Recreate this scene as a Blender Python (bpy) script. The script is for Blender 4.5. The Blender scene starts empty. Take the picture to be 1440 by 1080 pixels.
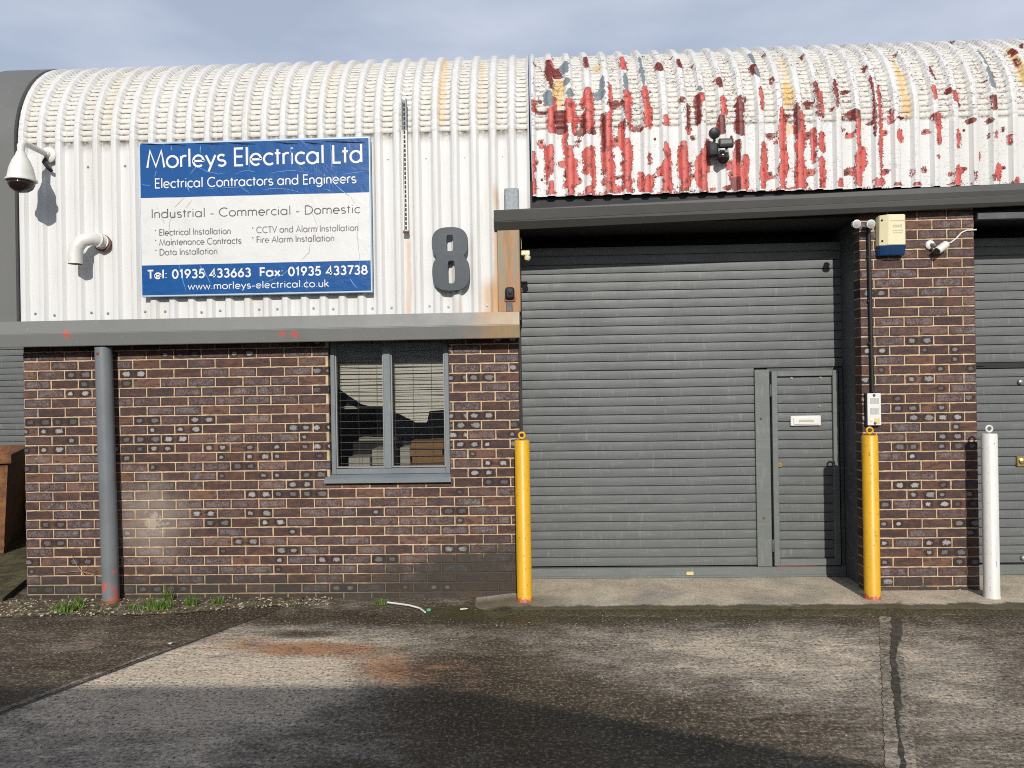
import bpy, bmesh, math, random
import numpy as np
from math import radians, sin, cos, tan, pi, sqrt, atan2
from mathutils import Vector, Matrix
random.seed(7); RNG = np.random.default_rng(11)
S = bpy.context.scene; COL = S.collection

# ------------------------------------------------------------------ camera, sky, sun, exposure
FPX, CAM_H, CAM_D = 1048.0, 1.69, 5.9
YAW, ROLL = radians(2.0), radians(0.95)
_f = np.array([-sin(YAW), cos(YAW), 0]); _r0 = np.array([cos(YAW), sin(YAW), 0]); _z = np.array([0, 0, 1.0])
_r = _r0*cos(ROLL) - _z*sin(ROLL); _u = _z*cos(ROLL) + _r0*sin(ROLL); _C = np.array([0, -CAM_D, CAM_H])
cam = bpy.data.cameras.new('camera'); camo = bpy.data.objects.new('camera', cam); COL.objects.link(camo)
cam.sensor_width = 36; cam.lens = FPX/1440*36; cam.clip_end = 500; cam.clip_start = 0.05
m = Matrix.Identity(4)
for i in range(3):
    m[i][0] = _r[i]; m[i][1] = _u[i]; m[i][2] = -_f[i]; m[i][3] = _C[i]
camo.matrix_world = m
S.camera = camo
SUN_L, SUN_T = 0.07, 0.50                  # sun stands to (+0.09, -1, +0.50) of the wall
S.view_settings.view_transform = 'Standard'; S.view_settings.look = 'None'
S.view_settings.exposure = 0.0; S.view_settings.gamma = 1.0
sl = bpy.data.lights.new('sun', 'SUN'); sl.energy = 4.1; sl.angle = radians(0.5); sl.color = (1.0, 0.96, 0.90)
so = bpy.data.objects.new('sun', sl); COL.objects.link(so)
so.rotation_euler = Vector((SUN_L, -1, SUN_T)).to_track_quat('Z', 'Y').to_euler(); so.location = (2, -20, 12)
W = bpy.data.worlds.new("World"); S.world = W; W.use_nodes = True
wn = W.node_tree; wn.nodes.clear()
sky = wn.nodes.new('ShaderNodeTexSky'); sky.sky_type = 'NISHITA'; sky.sun_disc = False
sky.sun_elevation = math.atan(SUN_T/sqrt(1+SUN_L**2)); sky.sun_rotation = pi - SUN_L
sky.air_density = 1.0; sky.dust_density = 0.7; sky.ozone_density = 1.0
bg = wn.nodes.new('ShaderNodeBackground'); bg.inputs['Strength'].default_value = 0.098
wo = wn.nodes.new('ShaderNodeOutputWorld')
tc = wn.nodes.new('ShaderNodeTexCoord'); mp = wn.nodes.new('ShaderNodeMapping')
mp.inputs['Scale'].default_value = (2.2, 2.2, 6.5); mp.inputs['Location'].default_value = (0.35, 0.2, 0.1)
cn = wn.nodes.new('ShaderNodeTexNoise'); cn.inputs['Scale'].default_value = 1.4; cn.inputs['Detail'].default_value = 7; cn.inputs['Roughness'].default_value = 0.52
cr = wn.nodes.new('ShaderNodeValToRGB'); cr.color_ramp.elements[0].position = 0.38; cr.color_ramp.elements[1].position = 0.66
cm = wn.nodes.new('ShaderNodeMix'); cm.data_type = 'RGBA'
CLOUD = (6.0, 6.6, 7.9, 1)
cm.inputs['B'].default_value = CLOUD
mm = wn.nodes.new('ShaderNodeMath'); mm.operation = 'MULTIPLY_ADD'; mm.inputs[1].default_value = 0.40; mm.inputs[2].default_value = 0.58
wn.links.new(tc.outputs['Generated'], mp.inputs['Vector']); wn.links.new(mp.outputs[0], cn.inputs['Vector'])
wn.links.new(cn.outputs['Fac'], cr.inputs['Fac']); wn.links.new(cr.outputs['Color'], mm.inputs[0]); sx_ = wn.nodes.new('ShaderNodeSeparateXYZ'); wn.links.new(tc.outputs['Generated'], sx_.inputs[0])
mr = wn.nodes.new('ShaderNodeMapRange'); mr.interpolation_type = 'SMOOTHSTEP'      # cloud bank low in the sky, clear blue overhead
for i_, v_ in ((1, .42), (2, .80), (3, 1.0), (4, .34)): mr.inputs[i_].default_value = v_
wn.links.new(sx_.outputs[2], mr.inputs[0])
mq = wn.nodes.new('ShaderNodeMath'); mq.operation = 'MULTIPLY'; wn.links.new(mm.outputs[0], mq.inputs[0]); wn.links.new(mr.outputs[0], mq.inputs[1])
wn.links.new(mq.outputs[0], cm.inputs['Factor'])
wn.links.new(sky.outputs[0], cm.inputs['A']); wn.links.new(cm.outputs['Result'], bg.inputs['Color']); wn.links.new(bg.outputs[0], wo.inputs[0])
S.cycles.max_bounces = 8; S.cycles.caustics_reflective = False; S.cycles.caustics_refractive = False
S.cycles.use_denoising = False; S.cycles.pixel_filter_type = 'BLACKMAN_HARRIS'; S.cycles.filter_width = 1.0; S.cycles.sample_clamp_indirect = 4.0

def ray(px, py): return _f + _r*(px-720)/FPX + _u*(540-py)/FPX
def at(px, py, Y=0.0):                      # photo pixel -> point on the vertical plane at depth Y
    d = ray(px, py); return Vector(_C + d*((Y+CAM_D)/d[1]))
def az(px, py, Z=0.0):                      # photo pixel -> point on the ground at height Z
    d = ray(px, py); return Vector(_C + d*((Z-CAM_H)/d[2]))

# ------------------------------------------------------------------ materials
class G:
    def __init__(s, name):
        s.m = bpy.data.materials.new(name); s.m.use_nodes = True; s.t = s.m.node_tree; s.t.nodes.clear()
        s._pos = None
    def n(s, typ, **kw):
        nd = s.t.nodes.new(typ)
        for k, v in kw.items(): setattr(nd, k, v)
        return nd
    def put(s, sock, v):
        if hasattr(v, 'is_output'): s.t.links.new(v, sock)
        elif v is not None:
            if isinstance(v, (tuple, list)) and len(v) == 3 and sock.type == 'RGBA': v = (*v, 1)
            sock.default_value = v
    def pos(s):
        if s._pos is None: s._pos = s.n('ShaderNodeNewGeometry').outputs['Position']
        return s._pos
    def sep(s, v):
        nd = s.n('ShaderNodeSeparateXYZ'); s.put(nd.inputs[0], v); return nd.outputs
    def comb(s, a, b, c):
        nd = s.n('ShaderNodeCombineXYZ')
        for k, v in enumerate((a, b, c)): s.put(nd.inputs[k], v)
        return nd.outputs[0]
    def math(s, op, a, b=None, c=None, clamp=False):
        nd = s.n('ShaderNodeMath', operation=op, use_clamp=clamp)
        s.put(nd.inputs[0], a)
        if b is not None: s.put(nd.inputs[1], b)
        if c is not None: s.put(nd.inputs[2], c)
        return nd.outputs[0]
    def add(s, a, b): return s.math('ADD', a, b)
    def mul(s, a, b): return s.math('MULTIPLY', a, b)
    def noise(s, scale=5, detail=4, rough=.55, vec=None, st=None, dist=0.0):
        nd = s.n('ShaderNodeTexNoise'); v = vec if vec is not None else s.pos()
        if st:
            mpn = s.n('ShaderNodeMapping'); s.put(mpn.inputs['Vector'], v); mpn.inputs['Scale'].default_value = st; v = mpn.outputs[0]
        s.put(nd.inputs['Vector'], v); nd.inputs['Scale'].default_value = scale; nd.inputs['Detail'].default_value = detail
        nd.inputs['Roughness'].default_value = rough; nd.inputs['Distortion'].default_value = dist
        return nd.outputs['Fac']
    def vor(s, scale, feature='F1', vec=None, st=None, out='Distance'):
        nd = s.n('ShaderNodeTexVoronoi', feature=feature); v = vec if vec is not None else s.pos()
        if st:
            mpn = s.n('ShaderNodeMapping'); s.put(mpn.inputs['Vector'], v); mpn.inputs['Scale'].default_value = st; v = mpn.outputs[0]
        s.put(nd.inputs['Vector'], v); nd.inputs['Scale'].default_value = scale
        return nd.outputs[out]
    def step(s, v, lo, hi):                  # smooth 0..1 between lo and hi
        nd = s.n('ShaderNodeMapRange', interpolation_type='SMOOTHSTEP'); s.put(nd.inputs[0], v)
        nd.inputs[1].default_value = lo; nd.inputs[2].default_value = hi; return nd.outputs[0]
    def mix(s, f, a, b, mode='MIX'):
        nd = s.n('ShaderNodeMix', data_type='RGBA', blend_type=mode); s.put(nd.inputs['Factor'], f); s.put(nd.inputs['A'], a); s.put(nd.inputs['B'], b)
        return nd.outputs['Result']
    def ramp(s, f, stops):
        nd = s.n('ShaderNodeValToRGB'); cr = nd.color_ramp
        while len(cr.elements) < len(stops): cr.elements.new(0.5)
        for e, (p, c) in zip(cr.elements, stops): e.position = p; e.color = (*c, 1)
        s.put(nd.inputs[0], f); return nd.outputs['Color']
    def attr(s, name, out='Fac'):
        nd = s.n('ShaderNodeAttribute', attribute_name=name); return nd.outputs[out]
    def bump(s, h, strength=.4, dist=.01, prev=None):
        nd = s.n('ShaderNodeBump'); s.put(nd.inputs['Height'], h); nd.inputs['Strength'].default_value = strength; nd.inputs['Distance'].default_value = dist
        if prev is not None: s.put(nd.inputs['Normal'], prev)
        return nd.outputs[0]
    def out(s, base, rough=.6, normal=None, metal=0.0, spec=.5, coat=0.0):
        b = s.n('ShaderNodeBsdfPrincipled'); s.put(b.inputs['Base Color'], base); s.put(b.inputs['Roughness'], rough); s.put(b.inputs['Metallic'], metal)
        s.put(b.inputs['Specular IOR Level'], spec); s.put(b.inputs['Coat Weight'], coat)
        if normal is not None: s.put(b.inputs['Normal'], normal)
        o = s.n('ShaderNodeOutputMaterial'); s.t.links.new(b.outputs[0], o.inputs[0]); return s.m

def paint(name, col, rough=.5, grime=.25, scale=6, bump=.05, dark=None, speck=0.0, metal=0.0):
    g = G(name); dark = dark or tuple(c*.45 for c in col)
    n1 = g.noise(scale, 6, .6); n2 = g.noise(scale*7, 3, .6)
    f = g.math('MULTIPLY', g.step(g.add(g.mul(n1, .7), g.mul(n2, .3)), .42, .72), grime)
    c = g.mix(f, col, dark)
    if speck: c = g.mix(g.mul(g.step(g.noise(90, 2, .5), .68, .74), speck), c, (.7, .68, .64))
    return g.out(c, g.math('MULTIPLY_ADD', n1, .25, rough-.12), g.bump(n2, bump*4, .004), metal)

M = {}
M['grey_fascia'] = (lambda g: g.out(
    g.mix(g.mul(g.step(g.noise(3, 5, .6, st=(1, 1, .25)), .45, .75), .35),
          g.mix(g.mul(g.step(g.noise(55, 2, .5), .70, .76), .3), (.135, .135, .128), (.4, .4, .37)), (.10, .102, .095)),
    g.math('MULTIPLY_ADD', g.noise(4, 3), .3, .32), g.bump(g.noise(9, 4), .12, .01)))(G('grey_painted_flashing'))
M['dark_fascia'] = (lambda g: g.out(
    g.mix(g.mul(g.step(g.noise(2.2, 5, .6), .45, .7), .5), (.064, .064, .059), (.050, .050, .045)),
    g.math('MULTIPLY_ADD', g.noise(4, 3), .3, .35), g.bump(g.noise(9, 4), .12, .01)))(G('dark_grey_painted_flashing'))
M['galv'] = paint('galvanised_steel', (.24, .27, .285), .55, .9, 60, .05, (.13, .16, .175), metal=.1)
M['black'] = paint('black_plastic', (.010, .010, .011), .62, .2, 8, .02)
M['white_plastic'] = paint('white_plastic', (.66, .65, .60), .4, .3, 9, .02, (.42, .40, .34))
M['cream_plastic'] = paint('cream_plastic', (.66, .60, .38), .4, .15, 9, .02)
M['grey_pipe'] = (lambda g: g.out(
    g.mix(g.step(g.add(g.mul(g.noise(22, 4, .65, st=(1, 1, .6)), 1.0), g.mul(g.step(g.sep(g.pos())[2], .42, .02), .17)), .66, .68),
          g.mix(g.mul(g.step(g.noise(5, 5), .45, .7), .4), (.155, .17, .178), (.11, .12, .122)), (.48, .10, .085)),
    .45, g.bump(g.noise(12, 3), .1, .006)))(G('grey_pipe_paint'))

def bollard_paint(name, col, chip, wear, low):
    g = G(name); z = g.sep(g.pos())[2]
    f = g.add(g.noise(30, 6, .7, st=(1, 1, .6)), g.mul(g.step(z, low, low-.06), .3))
    chipm = g.step(f, wear, wear+.02)
    c = g.mix(g.mul(g.step(g.noise(7, 5, .6, st=(1, 1, .35)), .45, .75), .4), col, tuple(x*.6 for x in col))
    c = g.mix(g.mul(g.step(g.noise(60, 4, .65, st=(1, 1, .5)), .63, .66), .7), c, tuple(x*.2 for x in col))
    c = g.mix(g.mul(g.step(g.noise(9, 5, .7, st=(1, 1, .15)), .56, .7), .35), c, tuple(x*.55 for x in col))
    c = g.mix(chipm, c, chip)
    return g.out(c, .42, g.bump(g.add(g.noise(14, 3), g.mul(chipm, -.5)), .15, .006))
M['yellow'] = bollard_paint('yellow_bollard_paint', (.66, .36, .012), (.40, .085, .06), .715, .10)
M['white_bollard'] = bollard_paint('white_bollard_paint', (.62, .61, .57), (.42, .2, .16), .80, .06)

# brick wall: attribute brick_id (random vector), uv per brick
def brick_mat():
    g = G('brown_brick'); uv = g.n('ShaderNodeUVMap', uv_map='UVMap').outputs[0]
    u, v, _ = g.sep(uv); P = g.pos(); px, py, pz = g.sep(P)
    idn = g.n('ShaderNodeAttribute', attribute_name='brick_id').outputs['Vector']
    r1, r2, r3 = g.sep(idn)
    base = g.ramp(r1, [(0, (.062, .030, .025)), (.35, (.086, .040, .031)), (.6, (.056, .032, .030)), (.85, (.112, .050, .034)), (1, (.165, .082, .052))])
    fine = g.noise(120, 4, .65); mid = g.noise(26, 4, .6)
    tone = g.noise(2.0, 2, .5, vec=g.comb(g.add(g.mul(u, 1.4), g.mul(r1, 40)), g.mul(r3, 30), v))
    c = g.mix(g.mul(g.step(tone, .50, .60), .65), base, (.034, .024, .025))
    c = g.mix(g.mul(g.step(tone, .42, .34), .45), c, (.135, .066, .044))
    c = g.mix(g.math('MULTIPLY', g.step(mid, .45, .7), .45), c, (.040, .026, .025))
    c = g.mix(g.mul(g.step(fine, .54, .70), .42), c, (.21, .14, .11)); c = g.mix(g.mul(g.step(fine, .46, .34), .5), c, (.022, .016, .015))
    # kiss marks: pale grey pads with dark rims near the ends of some bricks
    nz = g.math('MULTIPLY_ADD', g.noise(55, 4, .7), 1.7, -.85)
    rr = g.math('FRACT', g.mul(r3, 7.31)); rq = g.math('FRACT', g.mul(r3, 13.7))
    def oval(cx, rx, rnd):
        wx = g.math('MULTIPLY_ADD', rnd, .09, rx)
        du = g.math('DIVIDE', g.math('SUBTRACT', u, g.math('MULTIPLY_ADD', rnd, .12, cx-.06)), wx); dv = g.math('DIVIDE', g.math('SUBTRACT', v, .5), g.math('MULTIPLY_ADD', rnd, .14, .24))
        return g.add(g.math('POWER', g.add(g.math('POWER', g.math('ABSOLUTE', du), 2.8), g.math('POWER', g.math('ABSOLUTE', dv), 2.8)), .357), nz)
    has = g.step(r2, .60, .61)
    o1 = g.add(oval(.22, .09, rr), g.mul(g.step(rq, .30, .29), 5)); o2 = g.add(oval(.76, .10, rq), g.mul(g.step(rr, .22, .21), 5))
    d = g.math('MINIMUM', o1, o2)
    rim = g.mul(g.step(d, 1.8, 1.1), has); pad = g.mul(g.step(d, .95, .55), has)
    c = g.mix(g.mul(rim, .88), c, (.020, .015, .015))
    padc = g.mix(g.math('POWER', r3, 1.6), (.09, .077, .077), (.40, .37, .36))
    c = g.mix(g.mul(pad, .85), c, padc)
    # whole-face silvery bloom on others
    bl = g.mul(g.mul(g.step(r2, .12, .5), g.step(r2, .60, .59)), g.add(g.mul(g.step(g.noise(75, 4, .75, st=(1, 1, .8)), .44, .62), .75), g.mul(g.step(g.noise(14, 3, .6), .42, .62), .45)))
    edge = g.mul(g.step(u, .02, .1), g.mul(g.step(u, .98, .9), g.mul(g.step(v, .05, .25), g.step(v, .95, .75))))
    c = g.mix(g.mul(g.mul(bl, edge), .75), c, (.20, .175, .18))
    # old white smears and splashes
    sm = g.mul(g.step(g.noise(9, 5, .7), .66, .74), g.step(g.noise(70, 3, .6), .5, .62))
    c = g.mix(g.mul(sm, .5), c, (.42, .38, .33))
    # damp, mossy plinth with ragged outline, strongest by the right-hand corner
    dd = g.math('SQRT', g.add(g.math('POWER', g.math('SUBTRACT', px, -3.12), 2), g.math('POWER', g.math('MULTIPLY', g.math('SUBTRACT', pz, .62), .9), 2)))
    spl = g.step(g.add(dd, g.math('MULTIPLY_ADD', g.noise(16, 6, .75), .5, -.25)), .10, .04)
    haze_ = g.mul(g.step(g.add(dd, g.math('MULTIPLY_ADD', g.noise(5, 4), .4, -.2)), .42, .10), .35)
    c = g.mix(g.math('MAXIMUM', g.mul(spl, .8), haze_), c, (.40, .35, .30))
    wet = damp(g, px, pz)
    c = g.mix(g.mul(wet, .72), c, (.032, .029, .024))
    c = g.mix(g.mul(g.mul(wet, g.step(g.noise(18, 5, .7), .54, .66)), .6), c, (.055, .055, .018))
    h = g.add(g.mul(fine, .6), g.mul(mid, .6))
    return g.out(c, g.math('MULTIPLY_ADD', wet, -.2, .78), g.bump(h, .55, .004), spec=.35)
def damp(g, px, pz):
    reach = g.add(.13, g.mul(g.step(px, -1.6, -.5), .26))
    reach = g.mul(reach, g.step(px, 1.2, 0.2)); reach = g.add(reach, .05)
    e = g.math('SUBTRACT', g.add(reach, g.math('MULTIPLY_ADD', g.noise(4.5, 6, .65), .5, -.25)), pz)
    return g.step(g.add(e, g.math('MULTIPLY_ADD', g.noise(16, 4, .65), .16, -.08)), -.10, .12)
def mortar_mat():
    g = G('sandy_mortar'); px, py, pz = g.sep(g.pos())
    c = g.ramp(g.noise(14, 5, .6), [(.3, (.38, .275, .165)), (.6, (.55, .42, .265)), (.8, (.63, .50, .335))])
    c = g.mix(g.mul(g.step(g.noise(160, 3, .6), .6, .75), .4), c, (.22, .15, .09))
    c = g.mix(g.mul(g.step(g.noise(2.2, 4), .5, .7), .3), c, (.28, .20, .13))
    wet = g.mul(damp(g, px, pz), g.math('MULTIPLY_ADD', g.step(px, -2.2, -.7), .45, .5))
    c = g.mix(wet, c, (.05, .045, .03))
    return g.out(c, .9, g.bump(g.noise(150, 4, .6), .5, .004), spec=.2)
M['brick'] = brick_mat(); M['mortar'] = mortar_mat()

def white_clad():
    g = G('white_painted_profiled_sheet'); P = g.pos(); px, py, pz = g.sep(P)
    pan = g.attr('pan'); crimp = g.attr('crimp'); curve = g.attr('curved')
    c = g.mix(g.mul(g.step(g.noise(2.4, 4, .6, st=(1, 1, .2)), .45, .7), .6), (.605, .60, .585), (.545, .53, .495))
    wcol = g.noise(6.5, 1, .5, st=(1, 0.01, .03))
    c = g.mix(g.mul(g.mul(pan, curve), g.math('MULTIPLY_ADD', wcol, 1.1, -.05)), c, (.57, .545, .465))
    c = g.mix(g.mul(g.step(g.noise(34, 4, .7, st=(1, 1, .06)), .54, .70), .30), c, (.36, .345, .32))   # rain streaks
    spk = g.mul(g.step(g.noise(130, 3, .6), .60, .70), g.math('MULTIPLY_ADD', curve, .5, .12))
    c = g.mix(g.mul(spk, .5), c, (.25, .24, .20))
    c = g.mix(g.mul(g.mul(crimp, pan), g.mul(curve, g.math('MULTIPLY_ADD', g.step(g.noise(30, 3, .6), .34, .56), .75, .25))), c, (.115, .095, .075))
    # rust runs: below the channel, at the right-hand edge and two pans of the curve
    def run(x, w, z0, z1, amt, col):
        nx = g.add(px, g.math('MULTIPLY_ADD', g.noise(14, 3, .6, st=(1, 1, .3)), .05, -.025))
        mx = g.step(g.math('ABSOLUTE', g.math('SUBTRACT', nx, x)), w, w*.2)
        mz = g.mul(g.step(pz, z0-.03, z0+.1), g.step(pz, z1+.02, z1-.12))
        return g.mul(g.mul(mx, mz), g.mul(amt, g.math('MULTIPLY_ADD', g.noise(20, 4, .6, st=(1, 1, .15)), 1.2, .25)))
    for a in ((-1.015, .035, 2.2, 2.91, .55), (-.31, .035, 2.2, 3.0, .8), (-.36, .10, 2.12, 2.55, .75), (-.31, .03, 3.03, 3.3, .6), (-.62, .04, 2.12, 2.40, .35)):
        c = g.mix(run(*a, None), c, (.46, .24, .07))
    for a in ((-.73, .05, 3.72, 4.7, .55), (-1.66, .05, 3.9, 4.7, .12), (-3.42, .05, 3.8, 4.7, .15), (-.42, .02, 3.75, 4.7, .4)):
        c = g.mix(run(*a, None), c, (.60, .37, .11))
    return g.out(c, g.math('MULTIPLY_ADD', g.noise(5, 3), .2, .42), g.bump(g.noise(50, 3), .12, .004), spec=.4)
def peel_clad():
    g = G('peeling_white_over_red_sheet'); P = g.pos(); px, py, pz = g.sep(P)
    pan = g.attr('pan'); crimp = g.attr('crimp'); curve = g.attr('curved')
    peel = g.attr('peel'); dark = g.attr('dark'); grey = g.attr('bare'); must = g.attr('mustard')
    c = g.mix(g.mul(g.step(g.noise(2.4, 4, .6, st=(1, 1, .2)), .45, .7), .6), (.605, .60, .585), (.55, .535, .50))
    c = g.mix(g.mul(g.mul(pan, curve), .5), c, (.57, .545, .465))
    c = g.mix(g.mul(g.step(g.noise(34, 4, .7, st=(1, 1, .08)), .6, .74), .2), c, (.33, .31, .28))
    c = g.mix(g.mul(g.step(must, .2, .8), g.math('MULTIPLY_ADD', g.noise(25, 4, .6, st=(1, 1, .2)), .9, .35)), c, (.60, .38, .10))
    c = g.mix(g.mul(g.mul(crimp, pan), g.mul(curve, g.math('MULTIPLY_ADD', g.step(g.noise(30, 3, .6), .36, .58), .65, .15))), c, (.125, .10, .08))
    nz = g.math('MULTIPLY_ADD', g.noise(64, 6, .75, st=(1.15, 1, .8)), 2.1, -1.05)
    n2 = g.math('MULTIPLY_ADD', g.noise(11, 4, .6, st=(1.2, 1, .5)), .7, -.35)
    # flakes that the survey of patches does not hold: small ones, crowding the curve and the drip edge
    fl = g.mul(g.step(g.noise(44, 6, .75, st=(.9, 1, 1.5)), .565, .60), g.step(g.noise(4.2, 3, .5), .40, .54))
    flk = g.mul(fl, g.math('MULTIPLY_ADD', curve, .75, .25))
    drip = g.mul(g.step(pz, 3.235, 3.165), g.math('MULTIPLY_ADD', g.step(g.noise(4.5, 2), .42, .58), .30, .14))
    f = g.add(g.math('MAXIMUM', peel, drip), g.add(g.mul(nz, .62), g.mul(n2, .42)))
    redm = g.step(f, .44, .46)
    edge = g.mul(g.step(f, .36, .39), g.step(f, .58, .46))
    red = g.mix(g.step(g.noise(16, 4, .6), .4, .7), (.54, .108, .088), (.46, .075, .060))
    mar = g.mix(g.step(g.noise(40, 4, .6), .4, .6), (.095, .018, .016), (.19, .034, .026))
    red = g.mix(g.math('MAXIMUM', g.step(g.add(dark, g.mul(nz, .5)), .40, .55), g.mul(g.step(g.noise(21, 4, .6), .56, .62), .8)), red, mar)
    c = g.mix(redm, c, red)
    c = g.mix(g.mul(edge, g.math('MULTIPLY_ADD', g.step(g.noise(25, 3), .4, .6), .8, .2)), c, (.13, .028, .022))
    c = g.mix(g.mul(flk, .9), c, (.105, .028, .024))
    gm = g.step(g.add(grey, g.mul(nz, .45)), .46, .50)
    c = g.mix(gm, c, (.16, .185, .205))
    hb = g.math('SUBTRACT', 1.0, g.math('MAXIMUM', redm, g.math('MAXIMUM', gm, flk)))
    return g.out(c, .5, g.bump(g.noise(50, 3), .12, .004, g.bump(hb, .6, .004)), spec=.35)
M['white_clad'] = white_clad(); M['peel_clad'] = peel_clad()

def door_mat(name, col):
    g = G(name); px, py, pz = g.sep(g.pos())
    n = g.noise(3.2, 6, .62); st = g.noise(11, 5, .7, st=(.35, 1, 3.0))
    c = g.mix(g.mul(g.step(n, .42, .68), .42), col, tuple(x*.72 for x in col))
    c = g.mix(g.mul(g.step(st, .50, .70), .34), c, (.215, .226, .218))         # chalky bloom
    c = g.mix(g.mul(g.step(g.noise(42, 4, .7, st=(1, 1, .16)), .56, .72), .28), c, (.30, .31, .295))
    c = g.mix(g.mul(g.mul(g.step(g.noise(80, 2), .70, .74), .5), 1.0), c, (.42, .42, .40))
    return g.out(c, g.math('MULTIPLY_ADD', n, .3, .34), g.bump(g.noise(60, 3), .1, .003), spec=.4)
M['door'] = door_mat('grey_shutter_paint', (.122, .129, .126))
M['door_frame'] = door_mat('pale_grey_green_frame_paint', (.14, .152, .142))
M['jamb'] = door_mat('dark_grey_steel_paint', (.075, .08, .083))
M['window_grey'] = door_mat('blue_grey_window_paint', (.165, .185, .195))

def post_mat():
    g = G('rust_stained_grey_steel'); px, py, pz = g.sep(g.pos())
    st = g.noise(9, 4, .6, st=(3, 1, .16)); n = g.noise(30, 5, .6, st=(1, 1, .25))
    c = g.ramp(g.add(g.mul(st, .8), g.mul(n, .2)), [(.34, (.17, .18, .14)), (.43, (.22, .14, .065)), (.52, (.36, .165, .05)), (.60, (.20, .19, .14)), (.72, (.29, .185, .07))])
    return g.out(c, .55, g.bump(n, .15, .005))
M['rust_post'] = post_mat()
def lfascia():
    g = G('grey_flashing_rusty_end'); px, py, pz = g.sep(g.pos())
    c = g.mix(g.mul(g.step(g.noise(3, 5, .6, st=(1, 1, .25)), .45, .75), .35), (.158, .160, .150), (.122, .125, .115))
    c = g.mix(g.mul(g.step(g.noise(55, 2, .5), .70, .76), .3), c, (.5, .5, .47))
    r = g.step(g.add(px, g.math('MULTIPLY_ADD', g.noise(5, 4), .5, -.25)), -.60, -.28)
    c = g.mix(g.mul(r, g.math('MULTIPLY_ADD', g.noise(14, 4, .6, st=(2, 1, .4)), 1.0, .25)), c, g.mix(g.step(g.noise(9, 4, .65, st=(2.5, 1, .5)), .44, .58), (.30, .21, .09), (.40, .20, .06)))
    pd = None
    for x, z in ((-3.69, 2.135), (-1.98, 2.105), (-1.88, 2.105), (-4.25, 2.14)):
        d = g.add(g.math('ABSOLUTE', g.math('SUBTRACT', px, x)), g.math('ABSOLUTE', g.math('SUBTRACT', pz, z)))
        d = g.add(d, g.math('MULTIPLY_ADD', g.noise(45, 5, .7), .16, -.08)); s_ = g.mul(g.step(d, .042, .022), .85)
        pd = s_ if pd is None else g.math('MAXIMUM', pd, s_)
    c = g.mix(pd, c, (.44, .085, .07))
    return g.out(c, g.math('MULTIPLY_ADD', g.noise(4, 3), .3, .32), g.bump(g.noise(9, 4), .12, .01))
M['left_fascia'] = lfascia()
M['sign_blue'] = (lambda g: g.out(g.mix(g.mul(g.step(g.noise(4, 5), .4, .7), .3), (.001, .068, .245), (.003, .055, .19)), .28,
                                  g.bump(g.noise(5, 5, .6, dist=1.5), .22, .02)))(G('blue_sign_vinyl'))
M['sign_white'] = (lambda g: g.out(g.mix(g.mul(g.step(g.noise(5, 5, .65), .45, .75), .35), (.63, .625, .60), (.50, .49, .45)), .3,
                                   g.bump(g.noise(5, 5, .6, dist=1.5), .22, .02)))(G('white_sign_vinyl'))
M['sign_frame'] = paint('sign_edge_metal', (.45, .55, .64), .35, .3, 10, .02, (.10, .25, .45), metal=.2)
M['ink_white'] = paint('white_lettering', (.66, .66, .64), .35, .1, 8, .0)
M['ink_dark'] = paint('dark_grey_lettering', (.075, .075, .085), .4, .5, 18, .0, (.24, .24, .25))
M['ink_mid'] = paint('faded_grey_lettering', (.13, .125, .14), .4, .7, 12, .0, (.40, .38, .42))
M['crease_blue'] = paint('creased_blue_vinyl', (.12, .26, .5), .25, .6, 30, .0, (.02, .05, .16))
M['crease_white'] = paint('creased_white_vinyl', (.50, .48, .42), .3, .6, 30, .0, (.25, .23, .2))
M['number'] = paint('slate_grey_number_paint', (.030, .040, .048), .5, .25, 6, .03, (.06, .07, .075))
M['bead'] = paint('worn_grey_bead', (.22, .235, .24), .5, .5, 40, .0, (.36, .25, .2))
M['blue_lens'] = paint('dark_blue_lens', (.008, .035, .10), .2, .3, 9, .0)
M['faint_ink'] = paint('faded_print', (.44, .41, .28), .5, .2, 9, .0)
M['brass'] = paint('worn_brass', (.55, .42, .18), .3, .3, 40, .02, metal=.8)
M['steel'] = paint('dull_steel', (.33, .34, .34), .4, .3, 40, .02, metal=.6)
M['rust_screw'] = paint('rusty_screw', (.16, .075, .04), .7, .5, 60, .05)
M['dark_dome'] = paint('smoked_dome', (.02, .012, .010), .12, .1, 9, .0)
M['lens_glass'] = paint('floodlight_glass', (.42, .43, .43), .18, .6, 14, .02, (.12, .12, .12))
M['flood_glass'] = paint('dark_floodlight_glass', (.045, .045, .043), .35, .6, 14, .02)
M['red_paint'] = paint('exposed_red_paint', (.24, .05, .042), .6, .5, 18, .03)
M['letter_white'] = paint('letter_plate_white', (.68, .67, .64), .4, .25, 14, .02, (.50, .45, .38))
M['rust'] = (lambda g: g.out(g.ramp(g.noise(12, 6, .7), [(.3, (.07, .032, .018)), (.48, (.16, .065, .026)), (.65, (.27, .11, .035)), (.8, (.08, .038, .022))]), .8, g.bump(g.noise(40, 5, .7), .5, .01)))(G('rusted_steel'))
M['interior'] = paint('interior_plaster', (.22, .21, .19), .8, .3, 3, .02)
M['floor_in'] = paint('interior_floor', (.06, .058, .055), .7, .3, 3, .02)
M['blind'] = paint('off_white_blind', (.80, .77, .70), .5, .2, 9, .02)
M['card'] = paint('brown_cardboard', (.36, .20, .09), .8, .25, 9, .02)
M['paper'] = paint('paper', (.56, .55, .50), .8, .3, 14, .02, (.3, .31, .28))
M['blue_item'] = paint('blue_plastic', (.06, .16, .36), .5, .2, 9, .02)
M['wire'] = paint('galvanised_wire', (.22, .21, .19), .5, .2, 30, .0)
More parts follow.
